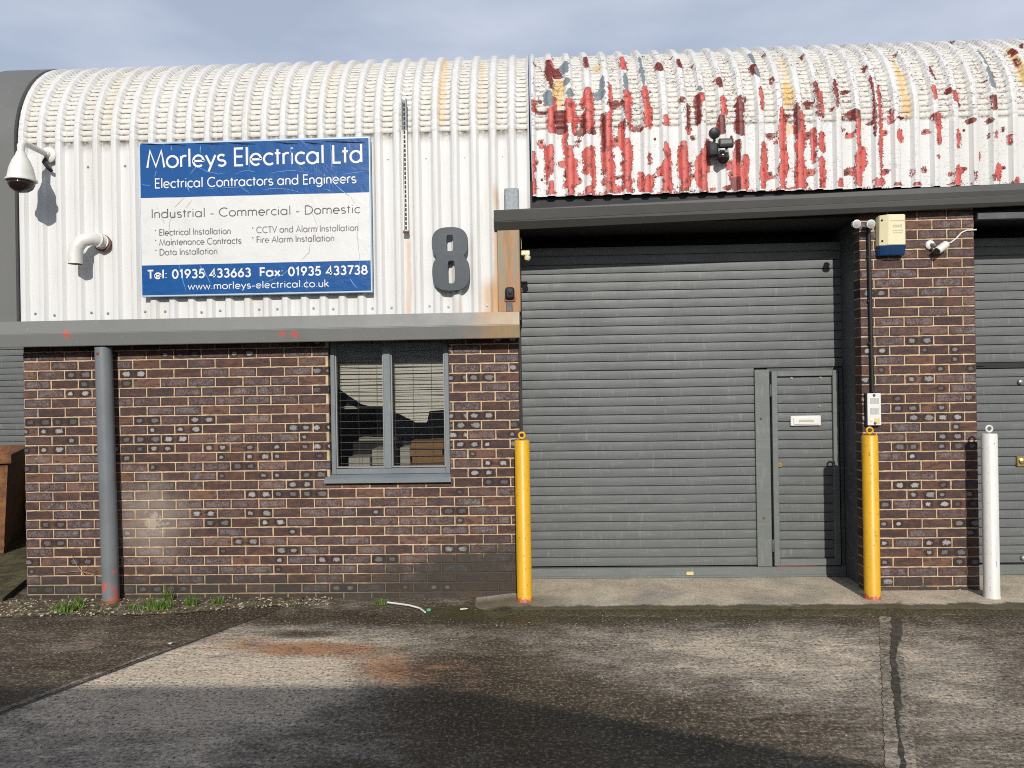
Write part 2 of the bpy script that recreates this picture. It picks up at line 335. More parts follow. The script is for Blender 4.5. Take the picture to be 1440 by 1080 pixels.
M['dark_item'] = paint('dark_grey_cabinet', (.022, .022, .024), .5, .3, 6, .0)
M['void'] = paint('painted_deep_shade', (.03, .03, .03), .8, .2, 6, .0)  # near-black: the deep shade under the eaves is put into the colour
M['opp_clad'] = paint('grey_cladding', (.22, .225, .23), .6, .3, 2, .0)
M['roof_grey'] = paint('roof_sheet', (.30, .30, .29), .6, .3, 2, .0)
def glass():
    g = G('window_glass'); t = g.n('ShaderNodeBsdfTransparent'); t.inputs[0].default_value = (.86, .86, .84, 1)
    gl = g.n('ShaderNodeBsdfGlossy'); gl.inputs['Roughness'].default_value = .02; gl.inputs[0].default_value = (.9, .9, .9, 1)
    fr = g.n('ShaderNodeFresnel'); fr.inputs[0].default_value = 1.5
    g.put(gl.inputs['Normal'], g.bump(g.noise(2.5, 2), .06, .02))
    f = g.math('MULTIPLY_ADD', fr.outputs[0], 1.6, .05)
    mx = g.n('ShaderNodeMixShader'); g.put(mx.inputs[0], f); g.t.links.new(t.outputs[0], mx.inputs[1]); g.t.links.new(gl.outputs[0], mx.inputs[2])
    o = g.n('ShaderNodeOutputMaterial'); g.t.links.new(mx.outputs[0], o.inputs[0]); return g.m
M['glass'] = glass()

def ground_mat():
    g = G('worn_concrete_yard'); P = g.pos(); px, py, pz = g.sep(P)
    dry = g.attr('dry'); rust = g.attr('rust'); moss = g.attr('moss')
    big = g.noise(1.5, 6, .65); st = g.noise(7, 6, .72, st=(.55, 3.0, 1), dist=.4)
    rot = g.n('ShaderNodeMapping'); g.put(rot.inputs['Vector'], P); rot.inputs['Rotation'].default_value = (0, 0, radians(9)); rot.inputs['Scale'].default_value = (5, 26, 1)
    comb = g.noise(1.0, 6, .75, vec=rot.outputs[0])
    sp = g.noise(48, 4, .75); sp2 = g.noise(20, 5, .75, st=(.8, 1.3, 1))
    midn = g.noise(3.4, 6, .68, st=(1, 1.7, 1), dist=.6)
    f = g.add(dry, g.add(g.math('MULTIPLY_ADD', big, .5, -.25), g.add(g.math('MULTIPLY_ADD', st, .5, -.25), g.math('MULTIPLY_ADD', midn, 1.15, -.575))))
    c = g.ramp(f, [(.08, (.047, .036, .023)), (.30, (.095, .074, .049)), (.52, (.190, .162, .126)), (.74, (.335, .29, .23)), (.97, (.58, .485, .37))])
    lighter = g.mix(1.0, c, (2.1, 1.98, 1.8), 'MULTIPLY'); darker = g.mix(1.0, c, (.34, .33, .32), 'MULTIPLY')
    c = g.mix(g.mul(g.step(g.add(g.mul(comb, .45), g.mul(sp2, .55)), .52, .66), .7), c, lighter)
    c = g.mix(g.mul(g.step(g.add(g.mul(comb, .45), g.mul(sp2, .55)), .48, .36), .75), c, darker)
    c = g.mix(g.mul(g.step(sp, .53, .62), .85), c, g.mix(.45, lighter, (.44, .39, .31)))
    c = g.mix(g.mul(g.step(sp, .47, .37), .8), c, (.028, .025, .022))
    rs = g.step(g.add(rust, g.add(g.math('MULTIPLY_ADD', st, 1.1, -.55), g.math('MULTIPLY_ADD', midn, .9, -.45))), .30, .85)
    c = g.mix(g.mul(rs, .85), c, g.mix(g.step(g.add(g.mul(sp, .5), g.mul(midn, .5)), .42, .58), (.13, .048, .022), (.40, .20, .09)))
    scr = g.mul(g.step(comb, .66, .74), g.step(g.noise(2.3, 3), .52, .62))
    c = g.mix(g.mul(scr, .55), c, (.44, .30, .20))
    ms = g.step(g.add(moss, g.math('MULTIPLY_ADD', g.noise(9, 5, .7), .9, -.45)), .45, .8)
    c = g.mix(g.mul(ms, .75), c, (.062, .056, .018))
    h = g.add(g.mul(comb, .8), g.add(g.mul(sp, .45), g.mul(sp2, .7)))
    rough = g.math('MULTIPLY_ADD', g.step(f, .15, .5), .35, .5)
    return g.out(c, rough, g.bump(h, .75, .012), spec=.3)
M['ground'] = ground_mat()
def slab_mat():
    g = G('concrete_apron'); px, py, pz = g.sep(g.pos())
    n = g.noise(3, 6, .65); sp = g.noise(60, 4, .75)
    c = g.ramp(g.add(g.mul(n, .75), g.mul(g.noise(24, 4, .7), .25)), [(.3, (.30, .255, .185)), (.5, (.48, .41, .305)), (.7, (.64, .55, .41))])
    c = g.mix(g.mul(g.step(g.noise(1.7, 5), .50, .66), .55), c, (.22, .205, .185))
    c = g.mix(g.mul(g.step(sp, .56, .70), .55), c, (.78, .70, .56)); c = g.mix(g.mul(g.step(sp, .47, .36), .75), c, (.11, .095, .07))
    e = g.add(py, g.math('MULTIPLY_ADD', g.noise(6, 5, .6), .22, -.11))
    w = g.mul(g.step(e, -.315, -.375), 1.0)
    wl = g.mul(g.step(px, .35, -.25), g.step(py, .05, -.2))
    w = g.math('MAXIMUM', w, g.mul(wl, .8))
    lipz = g.step(g.add(pz, g.math('MULTIPLY_ADD', g.noise(12, 4), .012, -.006)), .032, .026)
    c = g.mix(g.mul(w, .88), c, (.060, .050, .025)); c = g.mix(g.mul(g.mul(lipz, g.step(py, -.3, -.36)), .9), c, g.mix(g.step(sp, .4, .6), (.022, .019, .010), (.06, .05, .022)))
    return g.out(c, .8, g.bump(g.add(sp, n), .5, .008), spec=.25)
M['slab'] = slab_mat()
M['joint'] = (lambda g: g.out(g.mix(g.step(g.noise(20, 5, .7), .4, .65), (.12, .108, .09), (.24, .22, .19)), .8, g.bump(g.noise(60, 4, .7), .7, .01)))(G('joint_filler'))
M['joint_dark'] = (lambda g: g.out(g.mix(g.step(g.noise(25, 5, .7), .4, .65), (.040, .035, .027), (.10, .088, .068)), .6, g.bump(g.noise(50, 4, .7), .7, .01)))(G('bitumen_joint'))
M['stone'] = (lambda g: g.out(g.ramp(g.vor(38, out='Color'), [(.2, (.13, .11, .08)), (.45, (.30, .25, .17)), (.7, (.52, .45, .33)), (.95, (.34, .15, .10))]), .8))(G('gravel'))
M['soil'] = (lambda g: g.out(g.mix(g.step(g.noise(14, 6, .7), .4, .65), (.06, .048, .022), (.235, .185, .11)), .9, g.bump(g.noise(70, 5, .7), .9, .02)))(G('gritty_soil'))
M['moss'] = (lambda g: g.out(g.mix(g.step(g.noise(9, 6, .7), .4, .65), (.055, .045, .016), (.14, .12, .055)), .9, g.bump(g.noise(50, 5, .7), .8, .02)))(G('mossy_concrete'))
M['grass'] = (lambda g: g.out(g.ramp(g.noise(30, 2), [(.35, (.055, .12, .012)), (.6, (.12, .20, .025)), (.8, (.22, .23, .06))]), .6))(G('weed_green'))
M['straw'] = paint('dry_stalk', (.33, .25, .13), .8, .2, 9, .0)
M['leaf'] = paint('dead_leaf', (.03, .02, .012), .7, .3, 20, .0)
M['tag_yellow'] = paint('faded_yellow_tag', (.60, .50, .22), .6, .2, 20, .0)
M['green_plastic'] = paint('green_plastic', (.12, .30, .16), .5, .2, 20, .0)

# ------------------------------------------------------------------ object helpers
WL = {}
def prop(o, label=None, cat=None, group=None, kind=None):
    if label: o['label'] = label
    if cat: o['category'] = cat
    if group: o['group'] = group
    if kind: o['kind'] = kind
    return o
def thing(name, loc, label, cat, group=None):
    o = bpy.data.objects.new(name, None); COL.objects.link(o); o.location = loc; o.empty_display_size = .1
    WL[o] = Vector(loc); return prop(o, label, cat, group)
def link(name, me, mat, parent=None, loc=None, smooth=False):
    o = bpy.data.objects.new(name, me); COL.objects.link(o)
    for mt in (mat if isinstance(mat, (list, tuple)) else [mat]): me.materials.append(M[mt])
    base = WL[parent] if parent is not None else Vector(loc or (0, 0, 0))
    me.transform(Matrix.Translation(-base))
    if parent is not None: o.parent = parent
    else: o.location = base
    WL[o] = base
    if smooth:
        me.polygons.foreach_set('use_smooth', [True]*len(me.polygons))
        if smooth is not True:
            me.set_sharp_from_angle(angle=radians(smooth))
    return o
def obj(name, bm, mat, parent=None, loc=None, smooth=False):
    bmesh.ops.recalc_face_normals(bm, faces=bm.faces)
    me = bpy.data.meshes.new(name); bm.to_mesh(me); bm.free()
    return link(name, me, mat, parent, loc, smooth)
def B(): return bmesh.new()
def box(bm, x0, x1, y0, y1, z0, z1, bev=0.0, seg=1, mi=0):
    vs = [bm.verts.new((x, y, z)) for x in (x0, x1) for y in (y0, y1) for z in (z0, z1)]
    fs = [bm.faces.new([vs[i] for i in q]) for q in ((0, 1, 3, 2), (4, 6, 7, 5), (0, 4, 5, 1), (2, 3, 7, 6), (0, 2, 6, 4), (1, 5, 7, 3))]
    for f in fs: f.material_index = mi
    if bev:
        es = list({e for f in fs for e in f.edges}); bmesh.ops.bevel(bm, geom=es, offset=bev, segments=seg, affect='EDGES', profile=.5)
    return bm
def frame_of(d):
    d = d.normalized(); a = Vector((0, 0, 1)) if abs(d.z) < .9 else Vector((1, 0, 0)); x = d.cross(a).normalized(); return x, d.cross(x).normalized()
def tube(bm, pts, r, n=12, cap=True, mi=0):
    pts = [Vector(p) for p in pts]; rr = r if isinstance(r, (list, tuple)) else [r]*len(pts); rings = []; x = None
    for i, p in enumerate(pts):
        d = (pts[min(i+1, len(pts)-1)] - pts[max(i-1, 0)]).normalized()
        if x is None: x, y = frame_of(d)
        else:
            x = (x - d*x.dot(d)).normalized(); y = d.cross(x)
        rings.append([bm.verts.new(p + (x*cos(2*pi*k/n) + y*sin(2*pi*k/n))*rr[i]) for k in range(n)])
    for a, b in zip(rings, rings[1:]):
        for k in range(n): bm.faces.new((a[k], a[(k+1) % n], b[(k+1) % n], b[k])).material_index = mi
    if cap:
        bm.faces.new(rings[0][::-1]).material_index = mi; bm.faces.new(rings[-1]).material_index = mi
    return bm
def torus(bm, c, R, r, axis, n=24, k=10):
    x, y = frame_of(Vector(axis)); c = Vector(c); ax = Vector(axis).normalized(); rings = []
    for i in range(n):
        a = 2*pi*i/n; d = x*cos(a) + y*sin(a)
        rings.append([bm.verts.new(c + d*(R + r*cos(2*pi*j/k)) + ax*r*sin(2*pi*j/k)) for j in range(k)])
    for i in range(n):
        for j in range(k): bm.faces.new((rings[i][j], rings[(i+1) % n][j], rings[(i+1) % n][(j+1) % k], rings[i][(j+1) % k]))
    return bm
def lathe(bm, prof, c, axis=(0, 0, 1), n=24):   # prof: (radius, height along axis)
    x, y = frame_of(Vector(axis)); ax = Vector(axis).normalized(); c = Vector(c); rings = []
    for r, h in prof:
        rings.append([bm.verts.new(c + ax*h + (x*cos(2*pi*k/n) + y*sin(2*pi*k/n))*max(r, 1e-4)) for k in range(n)])
    for a, b in zip(rings, rings[1:]):
        for k in range(n): bm.faces.new((a[k], a[(k+1) % n], b[(k+1) % n], b[k]))
    bm.faces.new(rings[0]); bm.faces.new(rings[-1]); return bm
def prism_x(bm, prof, x0, x1, drop=0.0, prof1=None):     # profile in (y, z) swept along x
    p1 = prof1 or prof
    a = [bm.verts.new((x0, y, z)) for y, z in prof]; b = [bm.verts.new((x1, y, z+drop)) for y, z in p1]; n = len(prof)
    for k in range(n): bm.faces.new((a[k], a[(k+1) % n], b[(k+1) % n], b[k]))
    bm.faces.new(a[::-1]); bm.faces.new(b); return bm
def prism_y(bm, prof, y0, y1):               # outline in (x, z) extruded along y
    a = [bm.verts.new((x, y0, z)) for x, z in prof]; b = [bm.verts.new((x, y1, z)) for x, z in prof]; n = len(prof)
    for k in range(n): bm.faces.new((a[k], a[(k+1) % n], b[(k+1) % n], b[k]))
    bm.faces.new(a[::-1]); bm.faces.new(b); return bm
def prism_z(bm, prof, z0, z1):
    a = [bm.verts.new((x, y, z0)) for x, y in prof]; b = [bm.verts.new((x, y, z1)) for x, y in prof]; n = len(prof)
    for k in range(n): bm.faces.new((a[k], a[(k+1) % n], b[(k+1) % n], b[k]))
    bm.faces.new(a[::-1]); bm.faces.new(b); return bm
def copies(o, locs, parent=None):            # further copies of a childless mesh
    for p in locs:
        c = o.copy(); COL.objects.link(c)
        if parent is not None: c.parent = parent; c.location = Vector(p) - WL[parent]
        else: c.location = p

# ------------------------------------------------------------------ ground
def blob(X, Y, cx, cy, rx, ry, rot=0.0, p=2.0):
    a = radians(rot); dx, dy = X-cx, Y-cy; u = (dx*np.cos(a)+dy*np.sin(a))/rx; v = (-dx*np.sin(a)+dy*np.cos(a))/ry
    return np.exp(-np.power(u*u+v*v, p/2))
def pblob(X, Y, px, py, w, h, p=2.0):        # blob given by where it lies in the photograph
    c = az(px, py); l = az(px-w, py); t = az(px, py-h); return blob(X, Y, c.x, c.y, abs(c.x-l.x), max(.03, abs(t.y-c.y)), 0, p)
def axis(dense0, dense1, step, far):
    inner = np.arange(dense0, dense1+step/2, step); k = np.array([.3, .8, 1.6, 3, 6, 12, 25, 60, far])
    return np.concatenate([dense0-k[::-1], inner, dense1+k])
xs = axis(-6.0, 5.6, .05, 110); ys = axis(-3.2, .3, .035, 110)
GX, GY = np.meshgrid(xs, ys, indexing='ij'); nx, ny = GX.shape
JA, JB = az(0, 1005), az(330, 880)           # the diagonal joint at the left
jd = ((GX-JA.x)*(JB.y-JA.y) - (GY-JA.y)*(JB.x-JA.x))/sqrt((JB.x-JA.x)**2+(JB.y-JA.y)**2)   # > 0 : right of the joint
right = 1/(1+np.exp(-jd/.012))
dry = .40*np.ones_like(GX)
dry = dry*right + .20*(1-right)
dry += right*(.62*pblob(GX, GY, 330, 945, 240, 46, 3) + .42*pblob(GX, GY, 430, 895, 190, 26) + .42*pblob(GX, GY, 190, 1015, 440, 90, 3))
dry += .36*pblob(GX, GY, 1000, 910, 260, 38) + .22*pblob(GX, GY, 1150, 965, 180, 60) + .20*pblob(GX, GY, 1360, 960, 150, 110) + .12*pblob(GX, GY, 80, 905, 160, 30)
dry -= .34*pblob(GX, GY, 640, 945, 150, 45) + .26*pblob(GX, GY, 900, 1020, 300, 50) + .24*pblob(GX, GY, 620, 1020, 220, 70) + .22*pblob(GX, GY, 560, 870, 130, 14)
dry -= .5*pblob(GX, GY, 425, 893, 55, 5, 3)
dry -= .35*pblob(GX, GY, 1000, 872, 520, 9) + .30*pblob(GX, GY, 420, 868, 200, 10) + .25*pblob(GX, GY, 420, 890, 60, 5)
rustf = .95*pblob(GX, GY, 440, 913, 110, 12) + .6*pblob(GX, GY, 540, 940, 90, 22) + .5*pblob(GX, GY, 330, 900, 80, 12) + .28*pblob(GX, GY, 640, 960, 130, 40) + .3*pblob(GX, GY, 130, 900, 120, 25)
mossf = .9*pblob(GX, GY, 660, 858, 110, 9) + .7*pblob(GX, GY, 950, 869, 560, 6) + .35*pblob(GX, GY, 230, 880, 260, 14)
GZ = .003*np.sin(GX*1.7)*np.sin(GY*2.3)*np.exp(-(GX/8)**2) - .012*(GY < -20)
idx = np.arange(nx*ny).reshape(nx, ny)
def grid_mesh(name, V, nx, ny, flip=False):
    me = bpy.data.meshes.new(name); idx = np.arange(nx*ny).reshape(nx, ny)
    q = np.stack([idx[:-1, :-1], idx[1:, :-1], idx[1:, 1:], idx[:-1, 1:]], -1).reshape(-1, 4)
    if flip: q = q[:, ::-1]
    me.vertices.add(nx*ny); me.vertices.foreach_set('co', V.astype(np.float32).ravel())
    me.loops.add(q.size); me.loops.foreach_set('vertex_index', q.astype(np.int32).ravel())
    me.polygons.add(len(q)); me.polygons.foreach_set('loop_start', np.arange(0, q.size, 4, dtype=np.int32))
    me.update(calc_edges=True); me.validate(); return me
def fattr(me, name, a):
    t = me.attributes.new(name, 'FLOAT', 'POINT'); t.data.foreach_set('value', np.clip(a, 0, 1).astype(np.float32).ravel())
gme = grid_mesh('ground', np.stack([GX, GY, GZ], -1), nx, ny)
fattr(gme, 'dry', dry); fattr(gme, 'rust', rustf); fattr(gme, 'moss', mossf)
prop(link('ground', gme, 'ground', smooth=True), 'worn wet concrete yard with pale dry patches and rust stains', 'ground', kind='structure')

def ribbon(bm, pts, w, z, jit=.0, mi=0):
    L = []; Rr = []
    for i, p in enumerate(pts):
        p = Vector(p); d = Vector(pts[min(i+1, len(pts)-1)]) - Vector(pts[max(i-1, 0)]); nrm = Vector((-d.y, d.x, 0)).normalized()
        ww = (w[i] if isinstance(w, list) else w)/2
        L.append(bm.verts.new((p.x+nrm.x*(ww+random.uniform(-jit, jit)), p.y+nrm.y*ww, z))); Rr.append(bm.verts.new((p.x-nrm.x*(ww+random.uniform(-jit, jit)), p.y-nrm.y*ww, z)))
    for i in range(len(pts)-1): bm.faces.new((L[i], Rr[i], Rr[i+1], L[i+1])).material_index = mi
    return bm
def lerp(a, b, n): return [a.lerp(b, i/(n-1)) for i in range(n)]
bm = B(); j0, j1 = az(1250, 868), az(1278, 1200); ribbon(bm, lerp(j0, j1, 160), .125, .0045, .006)
jo = obj('joint_filler_strip', bm, 'ground')
for k_, v_ in (('dry', .60), ('rust', .0), ('moss', .0)):
    a_ = jo.data.attributes.new(k_, 'FLOAT', 'POINT'); a_.data.foreach_set('value', [v_]*len(jo.data.vertices))
prop(jo, 'patched grey strip along the joint in the yard', 'joint', kind='structure')
bm = B()
cr_ = [az(1261, 868), az(1262, 885), az(1260, 905), az(1256, 925), az(1258, 945), az(1261, 968), az(1264, 990), az(1263, 1012), az(1266, 1040), az(1270, 1080), az(1276, 1200)]
pts = []
for a, b in zip(cr_, cr_[1:]): pts += lerp(a, b, 8)[:-1]
ribbon(bm, pts, [(.060 if i < 14 else .036 if i < 46 else .016) for i in range(len(pts))], .009, .009)
prop(obj('joint_crack', bm, 'joint_dark'), 'dark damp broken crack running down the joint strip', 'crack', kind='structure')
bm = B(); JD = (JB-JA); ribbon(bm, lerp(JA-JD*.6, JB+JD*.25, 60), .02, .0045, .003)
prop(obj('slab_joint', bm, 'joint_dark'), 'dark joint line crossing the yard at the left', 'joint', kind='structure')
bm = B(); off_ = Vector((JD.y, -JD.x, 0)).normalized()*-.045; ribbon(bm, lerp(JA-JD*.5+off_, JA+JD*.62+off_, 90), [.062*(1-.5*i/90) for i in range(90)], .0048, .007)
jo = obj('joint_edge', bm, 'ground')
for k_, v_ in (('dry', .50), ('rust', .0), ('moss', .0)):
    a_ = jo.data.attributes.new(k_, 'FLOAT', 'POINT'); a_.data.foreach_set('value', [v_]*len(jo.data.vertices))
prop(jo, 'paler worn edge along the left joint in the yard', 'joint', kind='structure')
# gritty verge at the foot of the brick wall
bm = B(); n = 60; a0 = [(-4.9 + 3.0*i/n) for i in range(n+1)]
fr = [-.43 + .04*sin(x*5) + .03*random.random() + max(0, (x+3.2))*.16 for x in a0]
A = [bm.verts.new((x, .02, .014)) for x in a0]; Bv = [bm.verts.new((x, y*.5, .012+.003*random.random())) for x, y in zip(a0, fr)]; Cv = [bm.verts.new((x, y, .0045)) for x, y in zip(a0, fr)]
for i in range(n):
    bm.faces.new((A[i], Bv[i], Bv[i+1], A[i+1])); bm.faces.new((Bv[i], Cv[i], Cv[i+1], Bv[i+1]))
prop(obj('verge', bm, 'soil'), 'gritty soil strip along the foot of the brick wall', 'verge', kind='structure')
bm = B()
ico = [Vector(v) for v in ((0, 0, 1), (.89, 0, .45), (.28, .85, .45), (-.72, .53, .45), (-.72, -.53, .45), (.28, -.85, .45), (.72, .53, -.3), (-.28, .85, -.3), (-.89, 0, -.3), (-.28, -.85, -.3), (.72, -.53, -.3))]
icf = [(0, 1, 2), (0, 2, 3), (0, 3, 4), (0, 4, 5), (0, 5, 1), (1, 6, 2), (2, 7, 3), (3, 8, 4), (4, 9, 5), (5, 10, 1), (2, 6, 7), (3, 7, 8), (4, 8, 9), (5, 9, 10), (1, 10, 6)]
def pebble(bm, x, y, z, r):
    R = Matrix.Rotation(random.random()*6.3, 3, 'Z'); s = Vector((r*random.uniform(.8, 1.5), r*random.uniform(.7, 1.1), r*random.uniform(.45, .8)))
    vs = [bm.verts.new(R @ Vector((v.x*s.x, v.y*s.y, v.z*s.z))*random.uniform(.85, 1.15) + Vector((x, y, z))) for v in ico]
    for f in icf: bm.faces.new([vs[i] for i in f])
for i in range(1900):
    x = -4.95 + 3.3*random.random()**2.6; w = .43 - max(0, x+3.2)*.16; y = .0 - w*random.random()**.8
    pebble(bm, x, y, .006+.009*(1+y/w), random.choice((.003, .004, .005, .006, .007, .009, .012)))
for i in range(420): pebble(bm, random.uniform(-4.6, 4.4), random.uniform(-2.7, -.45), .002, random.choice((.0025, .003, .004, .005)))
for i in range(160): pebble(bm, random.uniform(-4.5, 1.0), random.uniform(-1.2, -.3), .002, random.choice((.003, .004, .005)))
prop(obj('gravel', bm, 'stone'), 'loose gravel and grit scattered along the wall foot', 'gravel', kind='stuff')
# door apron
lip = []
def lipy(x): return -.395 - .032*(x+.01)/3.4 - .02*max(0, x-2.2)
bm = B(); n = 90; xx = [-.60 + 7.4*(i/n) for i in range(n+1)]
rows = []
for k, (dy, z) in enumerate(((None, .034), (.0, .034), (-.03, .030), (-.055, .018), (-.072, -.01))):
    row = []
    for x in xx:
        e = lipy(x) + .008*sin(x*3.1) + .006*sin(x*11)
        zz = z
        t = min(1, max(0, (x+.60)/.42)); zz = z*t*t*(3-2*t) - .004*(1-t)
        y = .50 if dy is None else e + dy + (1-t)*.22
        if dy is None and x < -.15: y = .02
        row.append(bm.verts.new((x, y, zz)))
    rows.append(row)
for a, b in zip(rows, rows[1:]):
    for i in range(n): bm.faces.new((a[i], b[i], b[i+1], a[i+1]))
prop(obj('door_apron', bm, 'slab', smooth=True), 'raised sandy concrete apron in front of the shutters', 'pavement', kind='structure')
bm = B(); prism_z(bm, [(-4.30, -.10), (-4.62, .75), (-5.2, 2.9), (-9.5, 2.9), (-9.5, -.06), (-5.5, -.08)], -.05, .045)
prop(obj('mossy_slab', bm, 'moss'), 'mossy raised concrete slab beyond the left corner', 'slab', kind='structure')

# ------------------------------------------------------------------ brickwork
def brick_mesh(name, x0, x1, y, z0, rows, course, phase, blen=.225, holes=(), depth=.11, pads=None, wallback=.25, ztop=None):
    V = []; F = []; MI = []; ID = []; UV = []
    def poly(pts, mi, idv, uvs):
        b = len(V); V.extend(pts); F.append(tuple(range(b, b+len(pts)))); MI.append(mi); ID.append(idv); UV.extend(uvs)
    j = .005
    for r in range(rows):
        za, zb = z0 + r*course + j, z0 + (r+1)*course - j
        off = phase + (blen/2 if r % 2 else 0); k0 = int(math.floor((x0-off)/blen))-1
        segs = []
        for k in range(k0, k0+int((x1-x0)/blen)+4):
            a, b = off+k*blen+j, off+(k+1)*blen-j; a, b = max(a, x0), min(b, x1)
            if b-a < .02: continue
            parts = [(a, b)]
            for hx0, hx1, hz0, hz1 in holes:
                if zb > hz0+.01 and za < hz1-.01:
                    nw = []
                    for (p, q) in parts:
                        if q <= hx0 or p >= hx1: nw.append((p, q))
                        else:
                            if p < hx0-.02: nw.append((p, hx0))
                            if q > hx1+.02: nw.append((hx1, q))
                    parts = nw
            segs += [(p, q, k) for p, q in parts]
        for a, b, k in segs:
            rv = (random.random(), random.random(), random.random())
            if pads: rv = (rv[0], pads(r, rows, rv[1]), rv[2])
            dy = random.uniform(-.0015, .0015); tz = random.uniform(-.001, .001)
            na = max(2, int((b-a)/.022)); jt = .0014
            top = [(a+(b-a)*i/na, zb+tz+random.uniform(-jt, jt)) for i in range(na+1)]; bot = [(a+(b-a)*i/na, za-tz+random.uniform(-jt, jt)) for i in range(na+1)]
            outl = bot + [(b+random.uniform(-jt, jt), za+(zb-za)*t) for t in (.33, .66)] + top[::-1] + [(a+random.uniform(-jt, jt), za+(zb-za)*t) for t in (.66, .33)]
            cx, cz = (a+b)/2, (za+zb)/2; ins = [(cx+(px-cx)*(1-.0035/(b-a)*2), cz+(pz-cz)*(1-.003/(zb-za)*2)) for px, pz in outl]
            fl = (b-a)/.215
            uvf = lambda pts_: [(((px-a)/(b-a)*fl + (0 if fl > .9 else .12)), (pz-za)/(zb-za)) for px, pz in pts_]
            poly([(px, y+dy-.0015, pz) for px, pz in ins], 0, rv, uvf(ins))
            no = len(outl)
            for i in range(no):
                p, q = outl[i], outl[(i+1) % no]; pi_, qi = ins[i], ins[(i+1) % no]
                poly([(pi_[0], y+dy-.0015, pi_[1]), (p[0], y+dy+.001, p[1]), (q[0], y+dy+.001, q[1]), (qi[0], y+dy-.0015, qi[1])], 0, rv, uvf([pi_, p, q, qi]))
                edge = (abs(p[0]-b) < .004 and abs(q[0]-b) < .004) or (abs(p[0]-a) < .004 and abs(q[0]-a) < .004)
                dd = depth if edge else .012
                poly([(p[0], y+dy+.001, p[1]), (p[0], y+dd, p[1]), (q[0], y+dd, q[1]), (q[0], y+dy+.001, q[1])], 0, rv, [(.5, .5)]*4)
    zt = ztop or z0+rows*course
    def slab(X0, X1, Z0, Z1):
        y0, y1 = y+.0035, y+wallback; c = [(X0, y0, Z0), (X1, y0, Z0), (X1, y0, Z1), (X0, y0, Z1), (X0, y1, Z0), (X1, y1, Z0), (X1, y1, Z1), (X0, y1, Z1)]
        for q in ((0, 1, 2, 3), (5, 4, 7, 6), (4, 0, 3, 7), (1, 5, 6, 2), (3, 2, 6, 7), (4, 5, 1, 0)): poly([c[i] for i in q], 1, (.5, .5, .5), [(.5, .5)]*4)
    e = .004
    if holes:
        hx0, hx1, hz0, hz1 = holes[0]
        slab(x0+e, hx0-e, z0-.08, zt); slab(hx1+e, x1-e, z0-.08, zt); slab(hx0-e, hx1+e, z0-.08, hz0-e)
        if hz1 < zt-.02: slab(hx0-e, hx1+e, hz1+e, zt)
    else: slab(x0+e, x1-e, z0-.08, zt)
    me = bpy.data.meshes.new(name); me.from_pydata(V, [], F)
    me.polygons.foreach_set('material_index', MI)
    at_ = me.attributes.new('brick_id', 'FLOAT_VECTOR', 'FACE'); at_.data.foreach_set('vector', np.array(ID, dtype=np.float32).ravel())
    uvl = me.uv_layers.new(name='UVMap'); uvl.data.foreach_set('uv', np.array(UV, dtype=np.float32).ravel())
    me.update(); return me
COURSE = .0755; ZB = .047 - .0755
WIN = (-1.672, -.708, .965, 2.3)
rowband = {}
def pads_left(r, rows, v):                   # kiss-marked bricks come in bands
    if r not in rowband: rowband[r] = random.choice((.05, .08, .15, .12, .3, .22))
    p = rowband[r] + (.45 if r in (15, 16, 17, 18, 19) else 0)
    return .61 + .39*v if random.random() < p else .60*v
def pads_right(r, rows, v):
    p = .42 if r < 26 else .06
    return .61 + .39*v if random.random() < p else .60*v

U8 = thing('industrial_unit', (-2.15, 0, 0), 'white profiled metal unit with curved eaves above a brown brick wall and window', 'building')
link('brick_wall', brick_mesh('brick_wall', -4.170, -.150, 0.0, ZB, 28, COURSE, at(218/4, 660, 0).x, holes=(WIN,), pads=pads_left), ['brick', 'mortar'], U8)

